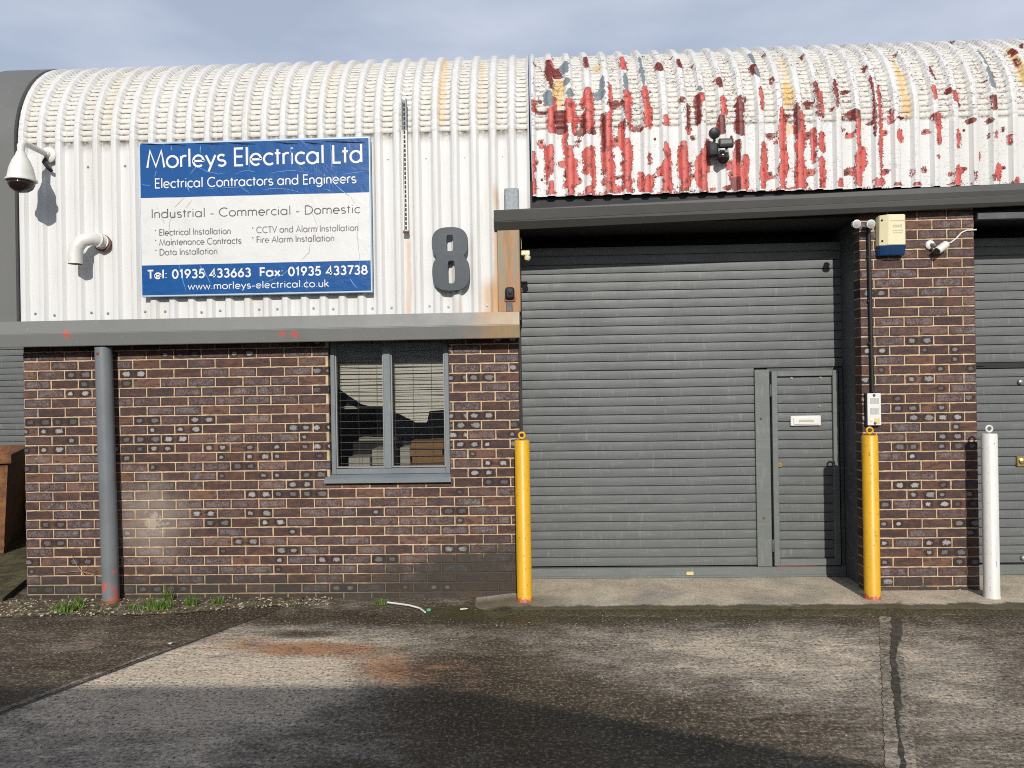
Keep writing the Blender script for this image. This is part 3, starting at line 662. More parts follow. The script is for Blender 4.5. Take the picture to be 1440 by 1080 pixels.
# ------------------------------------------------------------------ profiled cladding
PITCH = .1525; RAD = .86; ZC = 3.70
X_RIB = -4.015                               # left flank of a rib
def path(s, z0):
    L0 = ZC - z0
    s = np.asarray(s, float); ph = np.clip((s-L0)/RAD, 0, pi/2); ex = np.clip(s-L0-RAD*pi/2, 0, None)
    Y = np.where(s < L0, 0, RAD-RAD*np.cos(ph)+ex); Z = np.where(s < L0, z0+s, ZC+RAD*np.sin(ph)) ; return Y, Z, ph
U_BR = [0, .235, .455, .475, .60, .62, .735, .85, .87, .985]
H_BR = [0, 0, 0, .001, .030, .032, .032, .032, .030, .001]
def clad_mesh(name, x0, x1, z0, ds, PITCH=PITCH, X_RIB=X_RIB, base=0.0):
    k0 = int(math.floor((x0-X_RIB)/PITCH))-2; X = []; Hh = []; P = []
    for k in range(k0, k0+int((x1-x0)/PITCH)+6):
        for u, h in zip(U_BR, H_BR):
            x = X_RIB + (k+u-.54)*PITCH
            if x0 <= x <= x1: X.append(x); Hh.append(h); P.append(1.0 if h < .01 else 0.0)
    X = np.array(X); Hh = np.array(Hh); P = np.array(P)
    L0 = ZC-z0; C_ = .0475
    s1 = np.arange(0, L0-.02, ds)
    cr = []; 
    for k in range(int(RAD*pi/2/C_)):
        for t in (0, .11, .2, .55, .92): cr.append((L0 + (k+t)*C_, t))
    sc = np.concatenate([s1, [c[0] for c in cr], L0+RAD*pi/2 + np.array([.02, .3, .31, 2.0, 6.0])]); tt = np.concatenate([np.full(len(s1), -1), [c[1] for c in cr], np.full(5, -1)])
    Y, Z, ph = path(sc, z0)
    amp = np.where(tt == 0, -.0050, np.where(tt == .11, -.0035, np.where(tt == .55, .0016, 0))); crimp = ((tt == 0) | (tt == .11)).astype(float); curved = (tt >= 0).astype(float)
    XX, SS = np.meshgrid(X, sc, indexing='ij'); nX, nS = XX.shape
    jit = RNG.normal(0, .0012, (nX, nS))*curved[None, :]
    off = base + Hh[:, None] + amp[None, :]*np.where(Hh[:, None] < .03, 1.0, .16) + jit
    NY, NZ = -np.cos(ph)[None, :], np.sin(ph)[None, :]
    V = np.stack([XX + 0*off, Y[None, :]+off*NY, Z[None, :]+off*NZ], -1)
    me = grid_mesh(name, V, nX, nS)
    fattr(me, 'pan', np.repeat(P[:, None], nS, 1)); fattr(me, 'crimp', np.repeat(crimp[None, :], nX, 0)); fattr(me, 'curved', np.repeat(curved[None, :], nX, 0))
    return me, XX, SS
me, _, _ = clad_mesh('cladding', -4.185, -.024, 2.16, .12)
for v in me.vertices:
    if v.co.x > -.137: v.co.z = max(v.co.z, 2.96)
link('cladding', me, 'white_clad', U8)
# edge returns of the sheet so it has thickness from the side
def hat_screw(name, parent, locs, mat='steel'):
    bm = B(); lathe(bm, [(.011, 0), (.011, .003), (.006, .003), (.006, .009), (.0, .009)], (0, 0, 0), (0, -1, 0), 10)
    me = bpy.data.meshes.new(name); bmesh.ops.recalc_face_normals(bm, faces=bm.faces); bm.to_mesh(me); bm.free(); me.materials.append(M[mat])
    for p in locs:
        o = bpy.data.objects.new(name, me); COL.objects.link(o); o.parent = parent; o.location = Vector(p)-WL[parent]
def pan_x(k): return X_RIB + (k+.235-.54)*PITCH
locs = []
for k in range(0, 27):
    x = pan_x(k)
    if k % 2 == 1 and not (-3.15 < x < -1.3): locs.append((x, 0, 3.50))
    if k % 3 != 2: locs.append((x+.01*random.uniform(-1, 1), 0, 2.315+.01*random.uniform(-1, 1)))
hat_screw('fixing_screw', U8, locs)
# left fascia: folded flashing, upper face then a lower face leaning in
bm = B(); prof = [(-.006, 2.262), (-.155, 2.248), (-.182, 2.146), (-.165, 2.044), (-.145, 2.046), (.06, 2.10), (.06, 2.2)]
prism_x(bm, prof, -4.93, -.135, 0.0)
bmesh.ops.bevel(bm, geom=[e for e in bm.edges if abs(e.verts[0].co.x-e.verts[1].co.x) > 1], offset=.004, segments=2, affect='EDGES')
link_o = obj('fascia', bm, 'left_fascia', U8)
# verge trim: grey curved flashing at the left end, standing proud of the sheet
bm = B(); n = 24; z0 = 2.25
ss = [0, .7, .71] + [ZC-z0 + RAD*1.02*pi/2*i/n for i in range(n+1)] + [ZC-z0+RAD*pi/2+2.5]
Yp, Zp, ph = path(np.array(ss), z0); off = .036
o_ = [(Yp[i]-cos(ph[i])*off, Zp[i]+sin(ph[i])*off) for i in range(len(ss))]; i_ = [(Yp[i]-cos(ph[i])*(-.03), Zp[i]+sin(ph[i])*(-.03)) for i in range(len(ss))]
ro = [[bm.verts.new((x, *p)) for p in o_] for x in (-4.190, -4.60, -4.93)]; ri = [[bm.verts.new((x, *p)) for p in i_] for x in (-4.190, -4.93)]
for v in ro[2]: v.co.z -= .05; v.co.y += .02
for i in range(len(ss)-1):
    for a, b in ((ro[0], ro[1]), (ro[1], ro[2]), (ri[0], ro[0]), (ro[2], ri[1]), (ri[1], ri[0])): bm.faces.new((a[i], a[i+1], b[i+1], b[i]))
obj('verge_trim', bm, 'grey_fascia', U8)
bm = B(); box(bm, -4.165, -4.10, .26, 8.0, -.05, 2.2); prism_x(bm, [(.05, 2.21), (.05, 3.7)] + [(.05+RAD*.98-RAD*.98*cos(a), 3.68+RAD*.97*sin(a)) for a in (.3, .6, .9, 1.2, 1.57)] + [(8, 4.5), (8, 2.21)], -4.15, -4.12); box(bm, -4.165, 6.5, 8.0, 8.1, -.05, 4.5)
obj('side_wall', bm, 'opp_clad', U8)
# stained steel post closing the right end of the white sheet
bm = B(); box(bm, -.302, -.126, -.05, .02, 2.256, 2.91, .004); obj('corner_post', bm, 'rust_post', U8)
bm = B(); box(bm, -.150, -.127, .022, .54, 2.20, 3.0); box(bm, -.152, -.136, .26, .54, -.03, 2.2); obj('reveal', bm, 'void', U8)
# galvanised cover plate above the post
bm = B(); box(bm, -.240, -.125, -.075, -.034, 3.04, 3.225, .012, 2)
prop(obj('cover_plate', bm, 'galv', loc=(-.18, -.05, 3.04)), 'small galvanised cover box fixed above the left end of the dark fascia', 'cover box')

# window
WF = B(); x0, x1, z0, z1 = -1.672, -.708, .985, 2.12
for (a, b, c, d) in ((x0+.004, x0+.04, z0, z1), (x1-.04, x1-.004, z0, z1)): box(WF, a, b, .035, .10, c, d, .004)
box(WF, x0+.04, x1-.04, .035, .10, z0, z0+.045, .004); box(WF, x0+.04, x1-.04, .035, .10, z1-.05, z1, .004); box(WF, -1.240, -1.182, .032, .10, z0+.045, z1-.05, .004)
win = obj('window', WF, 'window_grey', U8)
for a, b in ((x0+.04, -1.240), (-1.182, x1-.04)):
    bm = B(); t = .010
    box(bm, a+.001, a+t, .05, .09, z0+.051, z1-.051); box(bm, b-t, b-.001, .05, .09, z0+.051, z1-.051); box(bm, a+t, b-t, .05, .09, z0+.051, z0+.051+t)
    obj('glazing_bead', bm, 'bead', win)
    bm = B(); box(bm, a+.010, b-.010, .068, .072, z0+.055, z1-.055); obj('pane', bm, 'glass', win)
bm = B(); prism_x(bm, [(.12, .985), (.03, .984), (-.035, .962), (-.045, .955), (-.045, .925), (-.03, .925), (.12, .94)], -1.708, -.700); obj('sill', bm, 'window_grey', win)
bm = B(); zz = 1.06
for i in range(16):
    z = 1.06+.058*i; tube(bm, [(-1.67, .145+.004*sin(i), z+.004*sin(i*2)), (-1.2, .15, z-.003), (-.70, .145, z+.003*cos(i))], .0028, 5)
for i in range(7): x = -1.62+.15*i; tube(bm, [(x, .153, 1.0), (x, .153, 2.1)], .001, 4)
obj('wire_mesh', bm, 'wire', win)
# room behind the window
bm = B(); box(bm, -3.3, -.16, 2.2, 2.25, 0, 2.6); box(bm, -3.35, -3.3, .26, 2.25, 0, 2.6); box(bm, -.22, -.16, .26, 2.2, 0, 2.6); obj('room_wall', bm, 'interior', U8)
bm = B(); box(bm, -3.3, -.16, .26, 2.2, 2.55, 2.6); obj('room_ceiling', bm, 'interior', U8)
bm = B(); box(bm, -3.3, -.16, .26, 2.2, .0, .02); obj('room_floor', bm, 'floor_in', U8)

# opposite, roller door and brick pier: the peeling unit
PITCH9 = .1488; XR9 = .727 - (.735-.54)*PITCH9
U9 = thing('industrial_unit', (2.5, 0, 0), 'unit with red and white peeling curved sheeting above grey roller shutters and a brick pier', 'building')
me, XX, SS = clad_mesh('cladding', -.034, 6.4, 3.165, .016, PITCH9, XR9, .003)
# where the white paint has come off: patches read from the photograph, kept in metres along the sheet
def on_clad(px, py, z0=3.165):
    d = ray(px, py); s = np.linspace(0, ZC-z0+RAD*1.15, 700); Y, Z, ph = path(s, z0); t = (Y-.02*np.cos(ph)+CAM_D)/d[1]
    g_ = CAM_H + t*d[2] - (Z+.02*np.sin(ph)); i = int(np.argmax(g_ < 0)) if (g_ < 0).any() else len(s)-1
    if g_[0] < 0: i = 0
    return d[0]*t[i], s[i]
def rects(lst, ox, oy, k): return [on_clad(ox+a/k, oy+b/k) + on_clad(ox+c/k, oy+d/k) for a, b, c, d in lst]
Z1 = (740, 70, 4.911); Z5 = (860, 50, 4.0); Z6 = (1120, 50, 4.5)
RED = rects([(20, 700, 62, 1015), (150, 400, 192, 585), (155, 650, 185, 860), (165, 905, 185, 1015), (275, 340, 325, 510), (275, 660, 335, 1000), (330, 455, 390, 500), (405, 265, 460, 570), (400, 680, 440, 865),
    (440, 660, 465, 810), (520, 440, 550, 870), (550, 430, 595, 870), (675, 280, 720, 490), (670, 610, 725, 960), (805, 255, 850, 540), (820, 870, 870, 1015), (230, 760, 270, 825), (590, 930, 680, 990), (80, 610, 122, 680),
    (340, 880, 385, 930), (610, 610, 640, 665), (250, 900, 300, 960), (430, 960, 470, 1015), (690, 950, 750, 1000), (770, 830, 795, 870), (40, 350, 60, 440), (340, 620, 365, 675), (845, 700, 860, 800), (135, 80, 180, 180), (400, 60, 420, 140), (645, 60, 690, 150)], *Z1)
RED += rects([(175, 290, 210, 520), (290, 600, 330, 870), (295, 450, 325, 515), (390, 590, 432, 880), (500, 640, 530, 890), (485, 320, 520, 380), (610, 340, 650, 450), (685, 640, 720, 890), (735, 660, 770, 880), (830, 290, 855, 430),
    (840, 640, 872, 880), (940, 405, 985, 890), (1045, 420, 1087, 890), (970, 850, 1040, 885), (1165, 300, 1195, 470), (1168, 540, 1198, 660), (1170, 680, 1205, 880), (1270, 800, 1310, 880), (1375, 640, 1408, 870), (320, 820, 360, 890),
    (190, 780, 230, 890), (555, 850, 590, 890), (630, 850, 655, 890), (880, 540, 930, 585), (1105, 535, 1145, 580), (1110, 740, 1142, 790), (1320, 540, 1365, 575), (1335, 740, 1365, 790), (1025, 480, 1050, 520), (420, 500, 445, 560), (260, 730, 300, 790), (890, 780, 925, 810), (150, 755, 170, 790)], *Z5)
RED += rects([(0, 480, 50, 980), (500, 300, 548, 960), (640, 590, 675, 685), (885, 480, 920, 700), (850, 320, 885, 410), (985, 350, 1025, 425), (1012, 590, 1035, 720), (1005, 820, 1045, 940), (1265, 800, 1300, 930), (1245, 600, 1262, 660),
    (610, 930, 680, 955), (735, 930, 790, 950), (390, 700, 440, 860), (520, 900, 560, 960), (1385, 895, 1420, 925), (480, 900, 510, 930), (890, 750, 910, 785)], *Z6)
DARK = rects([(195, 410, 275, 580), (335, 540, 410, 600), (555, 345, 660, 400), (735, 525, 805, 570), (135, 80, 175, 230), (385, 440, 410, 560), (650, 340, 680, 400), (525, 440, 548, 720), (90, 420, 140, 450), (400, 60, 425, 130), (160, 200, 180, 280), (190, 120, 240, 190), (660, 480, 690, 560), (440, 530, 490, 590), (65, 340, 100, 370)], *Z1)
DARK += rects([(470, 330, 500, 500), (605, 450, 640, 560), (700, 340, 742, 570), (1135, 260, 1165, 470), (1240, 250, 1275, 410), (1290, 300, 1350, 330), (1335, 410, 1392, 480), (1030, 380, 1055, 560), (425, 380, 440, 540), (240, 160, 300, 210), (590, 240, 620, 300), (700, 580, 722, 720), (120, 515, 175, 545), (380, 345, 410, 390), (1080, 360, 1130, 410), (960, 440, 1010, 475), (680, 790, 720, 880), (780, 170, 830, 230), (365, 140, 395, 190)], *Z5)
DARK += rects([(460, 260, 498, 640), (330, 460, 390, 540), (860, 490, 890, 560), (1075, 520, 1120, 560), (1205, 520, 1240, 560), (1230, 380, 1265, 480), (945, 330, 985, 370), (1240, 870, 1260, 930), (1120, 850, 1135, 930), (830, 200, 880, 270), (1340, 90, 1400, 130), (640, 505, 670, 530), (450, 540, 490, 570), (1390, 170, 1420, 190)], *Z6)
GREY = rects([(130, 280, 180, 400), (255, 200, 300, 255), (280, 270, 325, 340), (240, 90, 290, 170), (455, 275, 540, 350), (510, 185, 540, 280), (770, 60, 800, 130), (785, 130, 818, 255), (668, 170, 700, 290)], *Z1)
GREY += rects([(155, 130, 180, 290), (480, 280, 510, 320), (765, 110, 810, 170), (800, 180, 840, 240)], *Z5) + rects([(1150, 100, 1200, 200), (1195, 200, 1270, 340), (480, 250, 505, 300), (420, 100, 460, 170)], *Z6)
MUST = rects([(185, 195, 265, 405), (450, 90, 520, 150)], *Z1) + rects([(935, 110, 1000, 250), (960, 250, 1025, 400), (980, 480, 1030, 560)], *Z5) + rects([(585, 110, 650, 200), (630, 200, 720, 540), (1340, 80, 1440, 330)], *Z6)
SCZ = (at(1086, 191).z, at(1141, 243).z)
for k in range(-2, 36, 2):                   # paint lifted in rings round the screws
    x = XR9 + (k+.235-.54)*PITCH9
    for z in SCZ:
        if random.random() < .75:
            w = random.uniform(.012, .026); (DARK if random.random() < .6 else RED).append((x-w, z-3.165+w*1.2, x+w, z-3.165-w*1.3))
for k in range(-6, 40):                      # ragged bare strips at the foot of the ribs
    x = .727 + k*PITCH9
    if random.random() < (.8 if x < 2.2 else .4): w = random.uniform(.016, .045); RED.append((x-w, random.uniform(.02, .09), x+w, 0))
for k in range(28):                          # narrow bare streaks, thickest towards the left-hand end
    x = .727 + random.choice((-5, -4, -4, -3, -3, -2, -2, -1, -1, 0, 0, 1, 2, 3, 4, 5, 6, 7, 8, 9, 10, 12, 14))*PITCH9 + random.choice((-.036, -.03, .03, .036, .0)); s0 = random.choice((0, 0, .1, .25, .4, .6)) + .1*random.random(); h = random.uniform(.08, .34)
    RED.append((x-random.uniform(.008, .02), s0+h, x+random.uniform(.006, .018), s0))
for k in range(60):                          # small flakes along the rib flanks
    x = .727 + random.randint(-5, 22)*PITCH9 + random.choice((-.035, .035)); s0 = random.random()*1.5; h = random.uniform(.02, .09)
    (DARK if s0 > .5 or random.random() < .4 else RED).append((x-.010, s0+h, x+.010, s0))
# the same weathering goes on beyond the right edge of the photograph
for i in range(26):
    x = 3.8 + 2.5*random.random(); s0 = random.choice((0, 0, 0, .3, .6)); RED.append((x, s0+.05+.5*random.random(), x+.05, s0))
def wob(n, scale):                           # smooth random walk along the sheet
    kx = np.arange(0, n+1); kv = RNG.normal(0, 1, n+1); return lambda q: np.interp(q/scale % n, kx, kv)
def field(lst, soft=.019):
    f = np.zeros_like(XX); sv = SS[0]
    for xa, sa, xb, sb in lst:
        x0, x1 = min(xa, xb), max(xa, xb); s0, s1 = min(sa, sb), max(sa, sb); w = (x1-x0)/2; h = max((s1-s0)/2, .012); cx = (x0+x1)/2; cs = (s0+s1)/2
        n1, n2 = wob(40, .045), wob(40, .07); n3 = wob(60, .02)
        t = np.clip(np.abs(sv-cs)/h, 0, 3)
        bite = np.where(sv > ZC-3.165, .10*np.sin(2*pi*sv/.0475), 0)
        ww = (w+.003)*(1.12 + .16*n1(sv) + .10*n3(sv) + bite)*np.sqrt(np.clip(1-t**(5 if h > .06 else 2.4), 0, 1)) ; c = cx + w*.22*n2(sv)
        d = (np.abs(XX-c[None, :]) - ww[None, :])/soft; d = np.where(t[None, :] >= 1, 3 + (t[None, :]-1)*6, d)
        k_ = .66 if (w > .03 and h < .09) else (.82 if h < .05 else 1.0)
        f = np.maximum(f, k_*np.clip(.5-d*.33, 0, 1.0))
    return f
fr_, fd_ = field(RED), field(DARK)
fattr(me, 'peel', np.maximum(fr_, fd_)); fattr(me, 'dark', fd_); fattr(me, 'bare', field(GREY)); fattr(me, 'mustard', field(MUST, .02))
link('cladding', me, 'peel_clad', U9)
locs = []
for k in range(-4, 36):
    x = XR9 + (k+.235-.54)*PITCH9
    if k % 2 == 0: locs += [(x, -.003, SCZ[0]), (x, -.003, SCZ[1])]
hat_screw('fixing_screw', U9, locs, 'rust_screw')
# right fascia, very slightly out of level, its soffit and near-black sheets painting in the shade behind the drip edge
def rf(k): return [(-.004, 3.055), (-.128, 3.040), (-.106, 2.955), (-.050, 2.895), (-.04, 2.898), (.03, 2.93), (.03, 3.0)]
bm = B(); dz = .118*(6.4+.322)/4.04
p1 = [(-.004, 3.055), (-.105, 3.030), (-.136, 2.938), (-.118, 2.850), (-.10, 2.850), (.03, 2.90), (.03, 3.0)]
prism_x(bm, rf(0), -.322, 6.4, dz, p1)
for cut in (.95, 2.9):
    pass
bmesh.ops.bevel(bm, geom=[e for e in bm.edges if abs(e.verts[0].co.x-e.verts[1].co.x) > 1], offset=.004, segments=2, affect='EDGES')
obj('fascia', bm, 'dark_fascia', U9)
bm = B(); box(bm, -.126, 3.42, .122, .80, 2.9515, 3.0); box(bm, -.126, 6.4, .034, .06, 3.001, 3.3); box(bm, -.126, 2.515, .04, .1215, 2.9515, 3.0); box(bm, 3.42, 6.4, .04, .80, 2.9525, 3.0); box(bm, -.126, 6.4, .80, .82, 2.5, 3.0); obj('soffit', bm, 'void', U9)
bm = B(); box(bm, 3.41, 6.4, -.03, .02, 2.90, 2.95, .003); obj('soffit_trim', bm, 'jamb', U9)
PC = .0749
link('brick_pier', brick_mesh('brick_pier', 2.520, 3.397, 0.0, 2.163-29*PC, 40, PC, at((363/5.14+1160), 480, 0).x, pads=pads_right, depth=.118, wallback=.119, ztop=3.05), ['brick', 'mortar'], U9)
bm = B(); box(bm, 2.553, 3.37, .121, .62, -.02, 2.95, .003); obj('steel_jamb', bm, 'jamb', U9)

def slats(bm, x0, x1, z0, z1, y, p=.0752, bulge=.0022):
    n = int(round((z1-z0)/p)); p = (z1-z0)/n; rows = []
    for k in range(n):
        for t, b in ((.0, .013), (.062, .013), (.072, .001), (.25, -bulge*.6), (.5, -bulge), (.80, -bulge*.9), (.955, -bulge*.4), (.97, .003)): rows.append((z0+(k+t)*p, y+b))
    rows.append((z1, y+.014))
    nseg = 14; sag = [[0]*(nseg+1) for _ in rows]
    vs = [[bm.verts.new((x0+(x1-x0)*i/nseg, yy + .0012*sin(i*1.3+(r//8)*1.7), z + .0014*sin(i*.45+(r//8)*.06))) for i in range(nseg+1)] for r, (z, yy) in enumerate(rows)]
    for a, b in zip(vs, vs[1:]):
        for i in range(nseg): bm.faces.new((a[i], a[i+1], b[i+1], b[i]))
    return bm
bm = B()
YD = .45
slats(bm, -.16, 2.552, 1.790, 2.84, YD); slats(bm, -.16, 1.818, .128, 1.790, YD)
door = obj('roller_shutter', bm, 'door', U9, smooth=35)
bm = B(); box(bm, -.16, 2.552, YD-.022, YD+.03, .036, .118, .004); box(bm, -.16, 2.552, YD-.034, YD-.022, .036, .052, .002); obj('bottom_rail', bm, 'door_frame', door)
bm = B(); box(bm, 1.818, 1.938, YD-.028, YD+.02, .122, 1.776, .003); obj('wicket_post', bm, 'door_frame', door)
# wicket door
bm = B(); a, b, c, d = 1.958, 2.508, .128, 1.762; w = .046
box(bm, a, a+w, YD-.030, YD+.02, c, d, .003); box(bm, b-w, b, YD-.030, YD+.02, c, d, .003); box(bm, a+w, b-w, YD-.029, YD+.02, d-w, d, .003); box(bm, a+w, b-w, YD-.029, YD+.02, c, c+w+.01, .003)
wd = obj('wicket_frame', bm, 'door_frame', door)
bm = B(); slats(bm, a+w, b-w, c+w+.01, d-w, YD+.0); obj('wicket_leaf', bm, 'door', door, smooth=35)
bm = B(); box(bm, 2.519, 2.550, YD-.02, YD+.02, .05, 1.78, .003); box(bm, 1.938, 2.550, YD+.021, YD+.03, .05, 1.79); obj('wicket_jamb', bm, 'jamb', door)
bm = B(); box(bm, 1.975, 2.30, YD-.024, YD-.0, .1185, .1245, 0); obj('worn_threshold', bm, 'red_paint', door)
bm = B(); box(bm, 2.112, 2.362, YD-.026, YD-.004, 1.300, 1.384, .004); box(bm, 2.135, 2.345, YD-.034, YD-.026, 1.312, 1.370, .004, 2); obj('letter_plate', bm, 'letter_white', door)
bm = B(); box(bm, 2.175, 2.30, YD-.0355, YD-.0342, 1.332, 1.350, 0); obj('letter_flap_print', bm, 'faint_ink', door)
bm = B(); lathe(bm, [(.026, 0), (.026, .01), (.02, .016), (.008, .016), (.008, .019), (0, .019)], (2.020, YD-.006, .976), (0, -1, 0), 20); obj('door_lock', bm, 'brass', door)
for z in (1.60, .30):
    bm = B(); tube(bm, [(1.947, YD-.032, z-.05), (1.947, YD-.032, z+.05)], .009, 10); obj('hinge', bm, 'jamb', door)
bm = B(); box(bm, 1.222, 1.282, YD-.030, YD-.0225, .055, .085, .002); obj('rail_tag', bm, 'tag_yellow', door)
hat_screw('post_screw', door, [(1.865, YD-.028, 1.365), (1.875, YD-.028, .53)], 'rust_screw')
hat_screw('leaf_screw', door, [(2.13, YD-.006, 1.70), (2.37, YD-.006, 1.70), (2.36, YD-.006, 1.46)], 'steel')
# neighbouring shutter to the right of the pier
bm = B(); slats(bm, 3.371, 6.4, 1.800, 2.84, YD); slats(bm, 3.371, 6.4, .128, 1.752, YD)
nd = obj('roller_shutter', bm, 'door', U9, smooth=35); nd['label'] = 'partly visible shutter right of the brick pier'
bm = B(); box(bm, 3.40, 6.4, YD-.022, YD+.03, .036, .118, .004); obj('bottom_rail', bm, 'door_frame', nd)
bm = B(); box(bm, 3.40, 6.4, YD+.012, YD+.02, 1.752, 1.80); tube(bm, [(3.40, YD-.012, 1.768), (3.62, YD-.014, 1.776), (3.72, YD-.004, 1.774)], .006, 6); box(bm, 3.40, 6.4, YD-.018, YD+.0, 1.757, 1.766); obj('wicket_gap', bm, 'black', nd)
for z in (1.638, .175):
    bm = B(); lathe(bm, [(.022, 0), (.022, .006), (.016, .018), (0, .022)], (4.005, YD-.006, z), (0, -1, 0), 14); obj('bolt_head', bm, 'steel', nd)
bm = B(); box(bm, 3.965, 4.045, YD-.02, YD-.004, .935, 1.022, .003); lathe(bm, [(.024, 0), (.024, .012), (.012, .016), (0, .017)], (4.004, YD-.02, .980), (0, -1, 0), 16); obj('lock_plate', bm, 'brass', nd)
bm = B(); box(bm, 6.41, 6.45, .9, 8, -.05, 4.4); obj('side_wall', bm, 'opp_clad', U9)

# far left, set back: shutter of the next unit
U7 = thing('industrial_unit', (-6.6, 2.9, 0), 'set-back grey shuttered unit glimpsed beyond the left corner of the brick wall', 'building')
bm = B(); slats(bm, -9.4, -4.3, .05, 2.95, 2.9); obj('roller_shutter', bm, 'door', U7, smooth=35)
bm = B(); box(bm, -9.5, -4.2, 2.95, 9, -.05, 3.1); obj('building_wall', bm, 'opp_clad', U7)
bm = B(); box(bm, -9.6, -4.2, 2.85, 9.1, 3.1, 3.3, .02); obj('roof', bm, 'roof_grey', U7)

# unseen building invented across the yard so its roofline throws the foreground shadow
OY = -7.7
def opp(z, gx, gy):                          # where the roofline must stand for its shadow to pass through a ground point
    k = (gy-OY); return gx + SUN_L*k, k*SUN_T
xa, za = opp(0, -.60, -1.725); xb, zb = opp(0, 1.461, -2.62); sl_ = (zb-za)/(xb-xa)
U0 = thing('shadow_building', (-2, OY, 0), 'invented unseen grey metal warehouse across the yard behind the camera with sloping roof end', 'building')
xr = xb+4; out_ = [(-22, 0), (-22, za), (xa, za), (xr, za+sl_*(xr-xa)), (xr, 0)]
bm = B(); prism_y(bm, out_, OY-9, OY); obj('building_wall', bm, 'opp_clad', U0)
for x in (-14, -7):
    bm = B(); box(bm, x, x+4, OY-.02, OY+.05, 0, 2.2, .01); obj('loading_door', bm, 'jamb', U0)

# ------------------------------------------------------------------ bollards
def bollard(x, y, mat, label, top=1.262, r=.0575):
    t = thing('bollard', (x, y, .03), label, 'bollard', 'steel bollards in front of the shutters')
    bm = B(); lathe(bm, [(r+.004, -.06), (r+.004, .012), (r, .02), (r, top-.038), (r-.005, top-.031), (0, top-.030)], (x, y, .03), (0, 0, 1), 28); obj('post', bm, mat, t, smooth=40)
    bm = B(); torus(bm, (x, y, top+.034), .0225, .0078, (0, 1, .0)); obj('lifting_ring', bm, mat, t, smooth=True)
    return t
bollard(-.130, -.205, 'yellow', 'yellow bollard with ring top beside the corner of the brick wall')
bollard(2.486, -.205, 'yellow', 'yellow bollard with ring top below the white intercom panel')
bollard(3.368, -.20, 'white_bollard', 'white bollard with ring top at the right edge of the brick pier', r=.0545)

# downpipe
t = thing('downpipe', (-3.33, -.095, 0), 'grey round downpipe with scraped red foot against the brick wall', 'pipe')
bm = B(); px0, px1 = at(145, 495, -.1).x, at(156, 856, -.1).x
tube(bm, [(px1, -.095, -.03), (px1*.5+px0*.5, -.095, 1.0), (px0, -.095, 2.035)], .0635, 24); obj('pipe', bm, 'grey_pipe', t, smooth=40)
bm = B(); lathe(bm, [(.075, 0), (.075, .02), (.066, .03)], (px1, -.095, .005), (0, 0, 1), 24); obj('pipe_collar', bm, 'rust', t, smooth=40)
bm = B(); lathe(bm, [(.012, 0), (.012, .004), (.006, .008), (0, .009)], (px0-.01, -.158, 1.985), (0, -1, 0), 10); obj('screw', bm, 'rust_screw', t)

